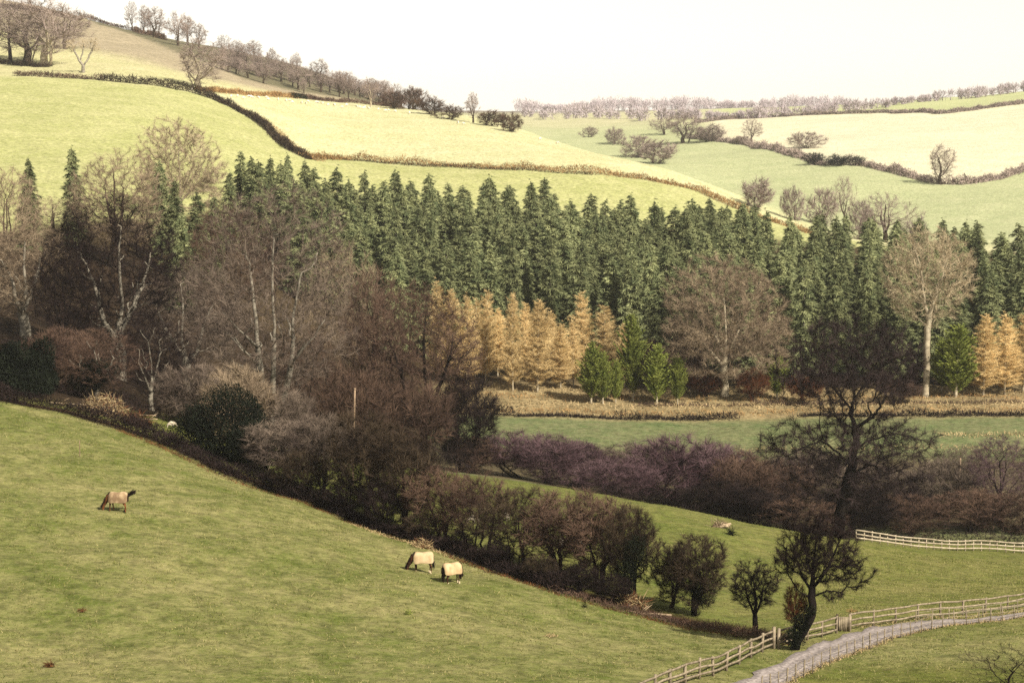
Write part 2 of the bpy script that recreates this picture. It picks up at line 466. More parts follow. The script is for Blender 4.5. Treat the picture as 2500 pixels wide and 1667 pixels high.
    reg[(Dq > crq + 35) & (Uq > 1100)] = 4
    reg[(Dq > 1150) & (Uq <= 1100)] = 4
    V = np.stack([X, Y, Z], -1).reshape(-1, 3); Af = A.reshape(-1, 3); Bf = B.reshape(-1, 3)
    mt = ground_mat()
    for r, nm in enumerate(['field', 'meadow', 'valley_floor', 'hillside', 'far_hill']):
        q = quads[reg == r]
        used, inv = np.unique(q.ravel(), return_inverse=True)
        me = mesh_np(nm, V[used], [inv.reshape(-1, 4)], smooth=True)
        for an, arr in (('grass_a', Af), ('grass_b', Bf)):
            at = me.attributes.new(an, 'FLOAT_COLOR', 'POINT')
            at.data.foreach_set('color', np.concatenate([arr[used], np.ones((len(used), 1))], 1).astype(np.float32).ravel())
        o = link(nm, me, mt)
        tag(o, kind='structure')

def ground_mat():
    m = bpy.data.materials.new('pasture'); m.use_nodes = True
    nt = m.node_tree; nt.nodes.clear(); N = nt.nodes.new; L = nt.links.new
    out = N("ShaderNodeOutputMaterial"); bs = N("ShaderNodeBsdfPrincipled")
    bs.inputs['Roughness'].default_value = 0.95; bs.inputs['Specular IOR Level'].default_value = 0.05
    a = N("ShaderNodeAttribute"); a.attribute_name = 'grass_a'
    b = N("ShaderNodeAttribute"); b.attribute_name = 'grass_b'
    tc = N("ShaderNodeTexCoord")
    def noise(scale, detail=5.0, rough=0.6, sy=1.0):
        mp = N("ShaderNodeMapping"); mp.inputs['Scale'].default_value = (1, sy, 1)
        n = N("ShaderNodeTexNoise"); n.inputs['Scale'].default_value = scale
        n.inputs['Detail'].default_value = detail; n.inputs['Roughness'].default_value = rough
        L(tc.outputs['Object'], mp.inputs['Vector']); L(mp.outputs[0], n.inputs['Vector'])
        return n
    def math_(op, x, y):
        n = N("ShaderNodeMath"); n.operation = op
        for i, q in enumerate((x, y)):
            if isinstance(q, (int, float)): n.inputs[i].default_value = q
            else: L(q, n.inputs[i])
        return n.outputs[0]
    big = noise(0.07, 4); mid = noise(0.42, 6, 0.65, 0.8); fine = noise(2.6, 8, 0.75)
    s = math_('ADD', math_('MULTIPLY', big.outputs['Fac'], 0.9), math_('ADD', math_('MULTIPLY', mid.outputs['Fac'], 1.1), math_('MULTIPLY', fine.outputs['Fac'], 1.2)))
    mr = N("ShaderNodeMapRange"); mr.inputs['From Min'].default_value = 1.34; mr.inputs['From Max'].default_value = 1.88
    L(s, mr.inputs['Value'])
    mx = N("ShaderNodeMix"); mx.data_type = 'RGBA'
    L(mr.outputs[0], mx.inputs[0]); L(a.outputs['Color'], mx.inputs[6]); L(b.outputs['Color'], mx.inputs[7])
    # darker tussocks
    tus = noise(1.1, 7, 0.7)
    tr = N("ShaderNodeMapRange"); tr.inputs['From Min'].default_value = 0.33; tr.inputs['From Max'].default_value = 0.60
    tr.inputs['To Min'].default_value = 0.52; tr.inputs['To Max'].default_value = 1.14
    L(tus.outputs['Fac'], tr.inputs['Value'])
    vm = N("ShaderNodeVectorMath"); vm.operation = 'SCALE'
    L(mx.outputs[2], vm.inputs[0]); L(tr.outputs[0], vm.inputs['Scale'])
    L(vm.outputs[0], bs.inputs['Base Color'])
    bp = N("ShaderNodeBump"); bp.inputs['Strength'].default_value = 0.55; bp.inputs['Distance'].default_value = 0.25
    bn = noise(1.7, 8, 0.75)
    L(bn.outputs['Fac'], bp.inputs['Height']); L(bp.outputs[0], bs.inputs['Normal'])
    L(bs.outputs[0], out.inputs['Surface'])
    return m

terrain()

def haze():
    me = bpy.data.meshes.new('haze')
    g = Geo(); g.box((0, 2300, -10), 6800, 4750, 260)   # round the camera and the whole scene
    o = link('haze', g.mesh('haze'), None)
    m = bpy.data.materials.new('haze_air'); m.use_nodes = True
    nt = m.node_tree; nt.nodes.clear()
    out = nt.nodes.new("ShaderNodeOutputMaterial"); pv = nt.nodes.new("ShaderNodeVolumePrincipled")
    pv.inputs['Color'].default_value = (0.90, 0.90, 0.92, 1)
    pv.inputs['Density'].default_value = HAZE_DENSITY
    pv.inputs['Anisotropy'].default_value = 0.2
    nt.links.new(pv.outputs[0], out.inputs['Volume'])
    o.data.materials.append(m)
    tag(o, kind='stuff')
    return o
HAZE_DENSITY = 0.000065
haze()
# ------------------------------------------------------------------ vegetation generators
def smooth_curve(pts, n):
    P = np.asarray(pts, float); m = len(P)
    t = np.linspace(0, m - 1, n); i = np.clip(t.astype(int), 0, m - 2); f = (t - i)[:, None]
    p0 = P[np.clip(i - 1, 0, m - 1)]; p1 = P[i]; p2 = P[i + 1]; p3 = P[np.clip(i + 2, 0, m - 1)]
    return 0.5 * (2*p1 + (p2-p0)*f + (2*p0-5*p1+4*p2-p3)*f*f + (3*p1-p0-3*p2+p3)*f**3)

def grow_tree(stems, attract, rb, seed, bf=0.35, step=0.7, wobble=0.10, r0=0.012, rt=0.05,
              twigs=6, twig_l=(0.5, 1.1), twig_w=0.02, up=0.15, lo_attach=0.0, twig_r=0.06, name='tree', prune=True):
    """limbs are joined to the nearest good place of the frame so far; radii follow the pipe rule.
    returns (trunk mesh, twig mesh, height, width)"""
    rng = np.random.default_rng(seed)
    cap = 14000
    pos = np.zeros((cap, 3)); par = np.full(cap, -1); plen = np.zeros(cap); n = 0; ok = np.ones(cap, bool)
    pos[0] = stems[0][0]; n = 1; ok[0] = False
    for st in stems:
        st = np.asarray(st, float); P = smooth_curve(st, max(4, int(np.linalg.norm(np.diff(st, axis=0), axis=1).sum() / step)))
        # start from the nearest existing node
        k = int(np.argmin(np.linalg.norm(pos[:n] - P[0], axis=1)))
        for p in P[1:]:
            pos[n] = p + rng.normal(0, wobble * 0.35, 3) * (0.3 if n < 6 else 1); par[n] = k
            plen[n] = plen[k] + np.linalg.norm(pos[n] - pos[k]); ok[n] = pos[n][2] >= lo_attach
            k = n; n += 1
    A = np.asarray(attract, float)
    c = pos[:n][ok[:n]].mean(0) if ok[:n].any() else pos[0]
    A = A[np.argsort(np.linalg.norm(A - c, axis=1))]
    for p in A:
        if n > cap - 40: break
        d = np.linalg.norm(pos[:n] - p, axis=1)
        cost = d + bf * plen[:n] + np.where(ok[:n], 0, 1e6)
        k = int(np.argmin(cost)); dist = d[k]
        m = max(1, int(math.ceil(dist / step))); a = pos[k].copy(); kk = k
        lift = dist * 0.10 * up / 0.15
        for j in range(1, m + 1):
            f = j / m
            q = a * (1 - f) + p * f
            if j < m:
                q = q + rng.normal(0, wobble * min(1.0, dist / 2), 3) + np.array([0, 0, -lift * math.sin(math.pi * f) * 0.8])
            pos[n] = q; par[n] = kk; plen[n] = plen[kk] + np.linalg.norm(q - pos[kk]); ok[n] = True
            kk = n; n += 1
    pos = pos[:n]; par = par[:n]
    kids = np.bincount(par[1:], minlength=n)
    tips = max(2, int((kids == 0).sum()))
    e = max(1.6, math.log(tips) / math.log(rb / r0))
    acc = np.where(kids == 0, r0 ** e, 0.0)
    for i in range(n - 1, 0, -1):
        acc[par[i]] += acc[i]
    rad = acc ** (1 / e)
    z0 = pos[0][2]
    rad *= 1 + 0.45 * np.exp(-(pos[:, 2] - z0) / 0.7) * (rad > rb * 0.5)      # root flare
    best = np.full(n, -1)
    for i in range(1, n):
        b = best[par[i]]
        if b < 0 or rad[i] > rad[b]: best[par[i]] = i
    gt, gc = Geo(), Geo()
    for i in range(n):
        if i == 0 or best[par[i]] != i:
            ch = [i] if i == 0 else [par[i], i]
            j = i
            while best[j] >= 0:
                j = best[j]; ch.append(j)
            if len(ch) < 2: continue
            r = rad[ch].copy()
            if i != 0: r[0] = min(r[0], r[1] * 1.15)
            P = pos[ch]
            cut = int((r > rt).sum())
            if cut >= 2:
                gt.tube(P[:cut + 1], r[:cut + 1], 8 if r[0] > 0.15 else 5)
            s = max(0, cut - 1) if cut < 2 else cut
            if len(P) - s >= 2:
                gc.tube(P[s:], r[s:], 3, cap=False)
    # twigs
    thin = np.where((rad < twig_r) & (np.arange(n) > 0))[0]
    D = pos[thin] - pos[par[thin]]; D /= (np.linalg.norm(D, axis=1)[:, None] + 1e-9)
    ext = np.abs(pos - pos.mean(0)).max(0) + 0.1
    rr_ = np.linalg.norm((pos[thin] - pos.mean(0)) / ext, axis=1)
    cnt = np.maximum(1, (twigs * 1.15 * (np.clip((rr_ - 0.15) / 0.55, 0.16, 1) if prune else np.ones(len(thin)))).astype(int))
    P = np.repeat(pos[thin], cnt, 0); DD = np.repeat(D, cnt, 0)
    m = len(P)
    P = P - DD * rng.random((m, 1)) * step * 0.9
    dr = DD * 0.8 + rand_dirs(m, rng) * 0.75 + np.array([0, 0, up])
    L = rng.uniform(twig_l[0], twig_l[1], m)
    gc.slivers(P, dr, L, twig_w * rng.uniform(0.6, 1.3, m), rng)
    hi = np.percentile(P[:, 2], 99.5) + twig_l[1] * 0.4
    wid = np.percentile(P[:, 0], 98) - np.percentile(P[:, 0], 2) + twig_l[1]
    return gt.mesh(name + '_trunk', True), gc.mesh(name + '_crown'), float(hi), float(wid)

def dome(n, rng, cx, cy, zc, rx, ry, rzu, rzd, inner=0.35, power=0.6):
    """points in an egg-shaped crown, more of them near the skin"""
    d = rand_dirs(n, rng); r = inner + (1 - inner) * rng.random(n) ** power
    P = d * r[:, None]
    P[:, 0] = P[:, 0] * rx + cx; P[:, 1] = P[:, 1] * ry + cy
    P[:, 2] = np.where(P[:, 2] > 0, P[:, 2] * rzu, P[:, 2] * rzd) + zc
    return P

def lobes(P, rng, k, amp, zc):
    """push the crown's skin in and out in a few lobes"""
    C = rand_dirs(k, rng); a = rng.uniform(-amp, amp, k)
    c = np.array([0, 0, zc]); Q = P - c
    u = Q / (np.linalg.norm(Q, axis=1)[:, None] + 1e-9)
    w = np.exp(-((1 - u @ C.T) / 0.12))
    return c + Q * (1 + (w * a).sum(1))[:, None]

PROTO = {}
def proto(key, *res):
    PROTO[key] = res

def build_bare():
    r = np.random.default_rng(5)
    # tall many-stemmed beech
    A = lobes(dome(1500, r, 0, 0, 15, 8.2, 7.0, 12.0, 9.0), r, 14, 0.25, 15)
    st = [[(0,0,-0.6),(0.1,0,1.0),(0,0.1,2.2)], [(0,0.1,2.2),(-0.9,0,5),(-1.3,0.2,10),(-1.6,0,15),(-2.1,0.4,20)],
          [(0,0.1,2.2),(0.1,0.2,6),(0.3,0,12),(0.2,-0.3,18),(0.4,0,23)], [(0,0.1,2.2),(1.1,0,4.8),(2.0,0.2,9.5),(2.2,0,14),(3.0,0,19)],
          [(-1.1,0,8.2),(-2.2,-1.6,10.2),(-3.6,-2.6,12.2),(-5.0,-2.8,11.0),(-6.6,-2.6,11.8)], [(-1.3,0,10.5),(-2.8,-1.6,12.6),(-4.6,-2,15.0),(-6.4,-2,17.5)],
          [(1.9,0,8.2),(3.0,-1.8,10.6),(4.4,-2.6,12.2),(6.0,-2.6,11.6),(7.6,-2.4,12.0)], [(2,0,9),(3.9,-0.8,11.5),(5.2,-.8,13.6),(6.4,-.8,16)]]
    proto('beech', *grow_tree(st, A, 0.80, 11, bf=0.30, step=0.75, twigs=13, twig_l=(0.5,1.35), twig_w=0.028, lo_attach=3.0, rt=0.07, name='beech'))
    A = lobes(dome(1300, r, 0, 0, 12.5, 7.0, 6.5, 9.0, 8.5), r, 12, 0.25, 12)
    st = [[(0,0,-0.6),(0.2,0,2),(0.0,0.2,5),(0.4,0,9),(0.2,0,14),(0.5,0,18)], [(0.1,0.1,4.2),(-1.3,0,7),(-2.0,0,11),(-3.2,0.3,15)], [(0.1,0.1,5.5),(1.4,0,8.5),(2.6,0,12),(3.2,0,15.5)]]
    proto('ash', *grow_tree(st, A, 0.55, 12, bf=0.35, step=0.7, twigs=10, twig_l=(0.5,1.3), twig_w=0.028, lo_attach=3.0, rt=0.06, name='ash'))
    A = lobes(dome(1000, r, 0, 0, 10, 5.6, 5.2, 7.5, 6.5), r, 10, 0.3, 10)
    st = [[(0,0,-0.6),(-0.2,0,2),(0.2,0.1,4.5),(0.1,0,8),(-0.5,0,12)], [(0.1,0.1,3.2),(1.3,0.3,6),(2.2,0,9.5)], [(0,0,2.6),(-1.5,-0.3,5.2),(-2.6,0,8.5)]]
    proto('maple', *grow_tree(st, A, 0.36, 13, bf=0.35, step=0.65, twigs=10, twig_l=(0.45,1.2), twig_w=0.028, lo_attach=2.2, rt=0.05, name='maple'))
    # broad dome with drooping lower boughs, single stout trunk
    A = np.vstack([lobes(dome(1250, r, 0, 0, 11.5, 8.3, 7.8, 11.0, 5.5), r, 12, 0.16, 11.5), dome(420, r, 0, 0, 7.0, 8.6, 8.0, 2.0, 4.2, 0.75)])
    st = [[(0,0,-0.6),(0.05,0,1.8),(-0.1,0,4),(0.1,0,7),(0.1,0.1,12),(-0.2,0,17),(0,0,21)], [(0,0,4.6),(-2.0,-0.5,7.6),(-4.2,-.5,10.5)], [(0,0,5),(2.2,-0.6,7.5),(4.8,-.5,9.4)], [(0.05,0,6),(1.4,-.8,10),(2.8,-.8,15)], [(0,0,6.4),(-1.5,.5,11),(-2.5,.5,16)]]
    proto('dome', *grow_tree(st, A, 0.52, 14, bf=0.34, step=0.7, twigs=20, twig_l=(0.45,1.2), twig_w=0.030, lo_attach=4.2, rt=0.10, name='dome'))
    # pale tree with a long bare forked stem
    A = lobes(dome(950, r, 0.4, 0, 19, 7.6, 6.0, 7.0, 8.5, 0.4), r, 12, 0.28, 19)
    st = [[(0,0,-0.6),(0.2,0,4),(0.1,0,8),(0.3,0,12)], [(0.3,0,12),(-0.5,0,15),(-1.0,-.2,19),(-2.2,0,23)], [(0.3,0,12),(1.3,-.4,15.5),(2.2,-.8,18.5),(4.2,-1,21),(6.4,-1,22)], [(2.2,-.8,18.5),(2.7,-.8,21),(4.2,-.6,23.5)]]
    proto('pale', *grow_tree(st, A, 0.50, 15, bf=0.38, step=0.7, twigs=14, twig_l=(0.5,1.2), twig_w=0.030, lo_attach=7.0, rt=0.05, name='pale'))
    # gnarled oak, level boughs
    A = np.vstack([lobes(dome(540, r, 0.9, 0, 16.0, 8.6, 6.5, 5.6, 3.0, 0.35), r, 12, 0.22, 16), dome(500, r, 0.5, 0, 9.0, 9.6, 6.0, 3.6, 3.4, 0.3), dome(220, r, 1, 0, 5.5, 8.5, 5, 2.4, 2.6, 0.4)])
    st = [[(0,0,-0.6),(-0.1,0,1.5),(0.1,0,3.4),(0.5,0,5.4),(1.1,0,7.6),(1.2,0,10.0),(0.9,0,12.4),(1.1,0,15.0),(0.8,0,18.0)],
          [(0.9,0,7.0),(-0.7,-.3,8.6),(-2.0,-.5,9.6),(-3.3,-.5,9.2),(-5.2,-.6,8.2),(-7.4,-.5,7.9)], [(-2.0,-.5,9.6),(-2.3,-.5,11.2),(-2.0,-.4,13.0)],
          [(1.2,0,10.4),(-0.2,-.4,11.6),(-1.8,-.6,12.5),(-3.6,-.6,12.9),(-5.6,-.4,13.0)], [(1.2,0,10.6),(2.7,-.3,11.6),(4.2,-.5,11.9),(5.8,-.6,12.9),(7.8,-.6,12.6)],
          [(1.1,0,8.6),(2.6,-.5,9.6),(4.6,-.8,10.4),(6.4,-.9,12.0)], [(4.6,-.8,10.4),(6.6,-.9,10.0),(8.8,-.9,9.7)], [(0.7,0,6.2),(2.6,-.5,7.2),(4.7,-.6,6.6),(6.8,-.6,7.2),(8.6,-.5,5.8)],
          [(0.4,0,4.8),(2.2,-.6,4.2),(4.4,-.8,5.0),(6.8,-.7,3.8)], [(0.9,0,12.6),(-0.9,0,14.6),(-2.6,0,16.8)], [(1.0,0,13.2),(2.4,0.2,15.2),(4.0,0,17.0)]]
    proto('oak', *grow_tree(st, A, 0.52, 16, bf=0.26, step=0.5, wobble=0.20, twigs=16, twig_l=(0.35,1.15), twig_w=0.028, prune=False, up=0.05, lo_attach=4.0, rt=0.035, name='oak'))
    # leaning hawthorn with ivy-clad stem
    A = np.vstack([lobes(dome(520, r, 0.55, 0, 5.5, 2.6, 2.2, 2.2, 1.6, 0.25), r, 10, 0.3, 5.6), dome(60, r, 3.0, 0, 4.3, 1.2, 1, 0.9, 1.1), dome(40, r, -1.3, 0, 4.8, 0.9, .9, .8, .6), dome(22, r, 1.6, 0, 3.0, 0.9, .8, .3, .3)])
    st = [[(-0.75,0,-0.3),(-0.55,0,0.5),(-0.05,0,1.2),(0.28,0,1.9),(0.30,0,2.7),(0.32,0,3.4)], [(0.32,0,3.3),(-0.25,-.1,4.0),(-0.6,-.1,4.8),(-0.9,0,5.6)], [(0.32,0,3.4),(0.9,-.1,4.1),(1.4,-.1,4.9),(1.9,0,6.0)], [(0.3,0,3.5),(0.4,0.1,4.6),(0.5,0,6.2)], [(0.3,0,2.9),(-0.6,-.2,3.4),(-1.2,-.2,4.3)]]
    proto('leaning', *grow_tree(st, A, 0.24, 17, bf=0.30, step=0.28, wobble=0.08, r0=0.008, twigs=16, twig_l=(0.2,0.6), twig_w=0.017, prune=False, up=0.05, lo_attach=2.4, rt=0.03, name='leaning'))
    # small tree with a short stem and round crown
    A = lobes(dome(420, r, 0, 0, 2.9, 1.5, 1.4, 1.6, 1.5, 0.2), r, 10, 0.3, 2.9)
    st = [[(0,0,-0.3),(0.05,0,0.5),(0.0,0,1.1)], [(0,0,1.1),(0.35,0,2),(0.5,0,3)], [(0,0,1.1),(-0.3,0,1.9),(-0.6,0,2.9)], [(0,0,1.1),(0.05,.1,2.2),(-0.1,0,3.5)]]
    proto('small', *grow_tree(st, A, 0.15, 18, bf=0.30, step=0.25, wobble=0.06, r0=0.007, twigs=15, twig_l=(0.18,0.5), twig_w=0.017, up=0.0, lo_attach=0.8, rt=0.025, name='small'))
    # hedge shrubs: several crooked stems, twiggy dense head
    for i in range(4):
        w = 2.6 + 0.5 * i
        A = np.vstack([lobes(dome(560, r, 0, 0, 4.2, w, 2.2, 2.8, 2.5, 0.2), r, 12, 0.32, 4.2), dome(60, r, 0, 0, 1.8, w * 0.8, 1.8, 1.3, 1.4, 0.2)])
        st = []
        for k in range(4 + i % 2):
            x0 = r.uniform(-0.8, 0.8) * (0.5 + 0.2 * i); tx = x0 + r.uniform(-1.2, 1.2)
            st.append([(x0, r.uniform(-.3,.3), -0.4), (x0 + 0.3 * (tx - x0), 0, 1.1), (x0 + 0.7 * (tx - x0), r.uniform(-.4,.4), 2.6), (tx, r.uniform(-.5,.5), 4.2)])
        proto('shrub%d' % i, *grow_tree(st, A, 0.17, 30 + i, bf=0.28, step=0.36, wobble=0.10, r0=0.009, twigs=15, twig_l=(0.3,0.85), twig_w=0.021, up=0.22, lo_attach=0.5, rt=0.035, name='shrub'))
    A = dome(170, r, 0, 0, 2.2, 2.4, 2.0, 1.8, 1.8, 0.2)
    st = [[(r.uniform(-.5,.5), 0, -0.4), (r.uniform(-1,1), 0, 1.2), (r.uniform(-1.6,1.6), 0, 2.8)] for k in range(5)]
    proto('sparse', *grow_tree(st, A, 0.07, 77, bf=0.28, step=0.3, wobble=0.06, r0=0.007, twigs=4, twig_l=(0.3,0.7), twig_w=0.014, up=0.5, lo_attach=0.2, rt=0.03, name='sparse'))
    # alder / willow scrub of the valley
    for i in range(3):
        A = lobes(dome(620, r, 0, 0, 4.0, 3.6, 3.0, 3.2, 3.4, 0.15), r, 12, 0.3, 4.0)
        st = [[(r.uniform(-1,1), r.uniform(-.6,.6), -0.4), (r.uniform(-1.4,1.4), 0, 2.0), (r.uniform(-2,2), 0, 4.4)] for k in range(6)]
        proto('scrub%d' % i, *grow_tree(st, A, 0.12, 40 + i, bf=0.26, step=0.45, wobble=0.08, r0=0.009, twigs=15, twig_l=(0.45,1.1), twig_w=0.026, up=0.35, lo_attach=0.4, rt=0.04, name='scrub'))
    # light kinds for the distance, each of its own shape
    for i in range(6):
        w = (3.4, 5.2, 4.2, 2.6, 5.8, 3.8)[i]; zc = (8, 7, 8.5, 9, 6.5, 7.5)[i]
        A = lobes(dome(240 + 20 * i, r, r.uniform(-1, 1), 0, zc, w, w * .9, 5.5, zc - 2.0, 0.2), r, 9, 0.5, zc)
        st = [[(0,0,-0.8),(r.uniform(-.4,.4),0,2),(r.uniform(-.8,.8),0,5),(r.uniform(-1,1),0,9.5)], [(0,0,1.5),(r.uniform(.6,2),0.3,5),(r.uniform(1,3),0,9)], [(0,0,2.4),(-r.uniform(.6,2),0,5.4),(-r.uniform(1,3),0,8.5)]]
        if i in (0, 3, 5): st += [[(0.5,0,-0.6),(r.uniform(.6,1.6),0,4),(r.uniform(.4,2),0,9)]]
        proto('far%d' % i, *grow_tree(st, A, 0.40, 50 + i, bf=0.33, step=0.9, wobble=0.22, r0=0.022, twigs=11, twig_l=(0.7,1.8), twig_w=0.036, lo_attach=1.2, rt=0.10, twig_r=0.12, up=0.3, name='far'))
    for i in range(3):
        A = lobes(dome(260, r, 0, 0, 3.0, 3.0 + 0.6 * i, 3.0, 2.8, 3.0, 0.15), r, 9, 0.5, 3.0)
        st = [[(r.uniform(-1,1), 0, -0.6), (r.uniform(-1.4,1.4), 0, 2.0), (r.uniform(-2,2), 0, 3.6)] for k in range(4)]
        proto('farbush%d' % i, *grow_tree(st, A, 0.16, 60 + i, bf=0.28, step=0.7, wobble=0.1, r0=0.02, twigs=11, twig_l=(0.6,1.4), twig_w=0.05, lo_attach=0.1, rt=0.07, twig_r=0.1, up=0.3, name='farbush'))
    # gnarled V-shaped tree on the hill
    A = np.vstack([dome(70, r, -3.2, 0, 8.6, 1.8, 1.5, 2.2, 2.2), dome(70, r, 3.2, 0, 8.8, 2.2, 1.5, 2.4, 2.4), dome(50, r, 0.2, 0, 9.0, 1.8, 1.5, 2, 2)])
    st = [[(0,0,-0.6),(0,0,1.2),(0.1,0,2.2)], [(0.1,0,2.2),(-1.2,0,4.2),(-2.2,0,6.4),(-3.2,0,9)], [(0.1,0,2.2),(1.3,0,4.0),(2.2,0,6.2),(3.6,0,9)], [(-.8,0,3.6),(-.2,0,6),(0.3,0,9)]]
    proto('vee', *grow_tree(st, A, 0.5, 70, bf=0.3, step=0.6, wobble=0.2, r0=0.03, twigs=6, twig_l=(0.5,1.2), twig_w=0.05, lo_attach=2, rt=0.09, twig_r=0.12, name='vee'))

def conifer(seed, h, w, whorl, nb, spray, sl, sw, droop, shape, bare=0.0, up=0.0, name='conifer', r=0.2, fill=1.0, fuzz=0.35, zj=0.32):
    """straight stem with whorls of boughs carrying sprays. shape: half-width of the crown (0..1) at height fraction f"""
    rng = np.random.default_rng(seed)
    gt, gc = Geo(), Geo()
    lean = rng.normal(0, 0.012, 2)
    zs = np.linspace(-0.6, h, 14)
    gt.tube(np.stack([lean[0] * zs, lean[1] * zs, zs], 1), r * (1 - np.clip(zs / h, 0, 1)) ** 0.8 + 0.012, 7)
    z = h * bare + 0.3
    P, D, Ls = [], [], []
    while z < h - 0.15:
        f = z / h
        wl = w * 0.5 * shape(f) * rng.uniform(0.8, 1.12)
        a0 = rng.uniform(0, 6.28)
        for k in range(nb):
            a = a0 + 6.283 * k / nb + rng.normal(0, 0.25)
            bl = wl * (rng.uniform(0.55, 1.15) if rng.random() > 0.12 else rng.uniform(1.1, 1.4))
            if rng.random() > fill or bl < 0.05: continue
            n = max(3, int(bl / 0.35) + 1)
            t = np.linspace(0, 1, n)
            zz = z + rng.normal(0, zj) + bl * (up * t - droop * t ** 1.6)
            B = np.stack([lean[0] * z + np.cos(a) * bl * t, lean[1] * z + np.sin(a) * bl * t, zz], 1)
            gc.tube(B, 0.025 * (1 - t * 0.8) * (bl / 2 + 0.3) + 0.004, 3, cap=False)
            m = max(4, int(spray * bl))
            tt = rng.random(m) ** 0.7
            bp = np.stack([np.interp(tt, t, B[:, i]) for i in range(3)], 1)
            out = np.array([np.cos(a), np.sin(a), 0.0])
            side = np.array([-np.sin(a), np.cos(a), 0.0]) * rng.choice([-1, 1], m)[:, None]
            P.append(bp); D.append(out * 0.75 + side * 0.75 + rand_dirs(m, rng) * fuzz + np.array([0, 0, up * 0.6 - droop * 0.75]))
            Ls.append(sl * rng.uniform(0.6, 1.25, m) * (0.45 + 0.55 * min(1, bl)))
        z += whorl * rng.uniform(0.75, 1.25)
    # leader
    m = 26
    P.append(np.stack([np.full(m, lean[0] * h), np.full(m, lean[1] * h), h - rng.random(m) * 1.3], 1)); D.append(rand_dirs(m, rng) * 0.6 + np.array([0, 0, 0.9])); Ls.append(np.full(m, 0.35 * sl / 0.5))
    P = np.concatenate(P); D = np.concatenate(D); Ls = np.concatenate(Ls)
    gc.slivers(P, D, Ls, sw * rng.uniform(0.6, 1.3, len(P)), rng, bend=0.2, droop=0.10 if droop > 0 else 0.0)
    return gt.mesh(name + '_trunk', True), gc.mesh(name + '_crown'), float(h), float(w)

def build_conifers():
    sp = lambda f: (1 - f) ** 0.5 * (0.80 + 0.2 * min(1, f / 0.2))
    for i in range(6):
        proto('spruce%d' % i, *conifer(100 + i, 20.0, 5.4 + 0.5 * (i % 3), 0.33, 5, 34, 0.70, 0.125, 0.46, sp, 0.08, 0.10, 'spruce', fuzz=0.65, zj=0.4))
    la = lambda f: (1 - f) ** 0.5 * (0.75 + 0.25 * min(1, f / 0.3))
    for i in range(4):
        proto('larch%d' % i, *conifer(120 + i, 17.0, 4.6 + 0.3 * i, 0.24, 6, 46, 0.6, 0.028, -0.15, la, 0.10, 0.35, 'larch', 0.15, 0.9, fuzz=1.0, zj=0.5))
    cy = lambda f: min(1, (1 - f) * 1.75) ** 0.7 * (0.72 + 0.28 * min(1, f / 0.15))
    for i in range(3):
        proto('cypress%d' % i, *conifer(140 + i, 8.0, 3.3 + 0.2 * i, 0.22, 9, 40, 0.34, 0.07, -0.1, cy, 0.07, 0.9, 'cypress', 0.14, fuzz=0.5, zj=0.2))
    yb = lambda f: min(1, (1 - f) * 2.2) ** 0.6
    for i in range(2):
        proto('yew%d' % i, *conifer(150 + i, 6.0, 6.0, 0.30, 11, 24, 0.5, 0.10, 0.1, yb, 0.02, 0.35, 'yew', 0.2))

build_bare()
build_conifers()

_rr = random.Random(77)
def plant(name, key, p, label, cat, bark, leaf, h=None, w=None, rz=None, group=None, sxy=None):
    """a tree or shrub: an Empty at its foot, with its trunk and crown"""
    tm, cm, ph, pw = PROTO[key]
    sz = (h / ph) if h else 1.0
    sx = (w / pw) if w else sz
    e = empty(name, p, _rr.uniform(0, 6.28) if rz is None else rz, (sx, sx, sz))
    tag(e, label, cat, group)
    for nm, me, mt in (('trunk', tm, bark), ('crown', cm, leaf)):
        o = bpy.data.objects.new(nm, me); COL.objects.link(o); o.parent = e
        if len(me.materials) == 0: me.materials.append(None)
        o.material_slots[0].link = 'OBJECT'; o.material_slots[0].material = M[mt]
    return e

def plant_px(name, key, u, d, vtop, wpx, label, cat, bark, leaf, rz=None, group=None):
    p = G(u, d)
    return plant(name, key, p, label, cat, bark, leaf, h=max(0.5, top_height(p, vtop)), w=(wpx * d / FPX if wpx else None), rz=rz, group=group)

def plant_at(name, key, u, v, vtop, wpx, label, cat, bark, leaf, rz=None, group=None, **k):
    p = GP(u, v, **k)
    return plant(name, key, p, label, cat, bark, leaf, h=max(0.5, top_height(p, vtop)), w=(wpx * p[1] / FPX if wpx else None), rz=rz, group=group)
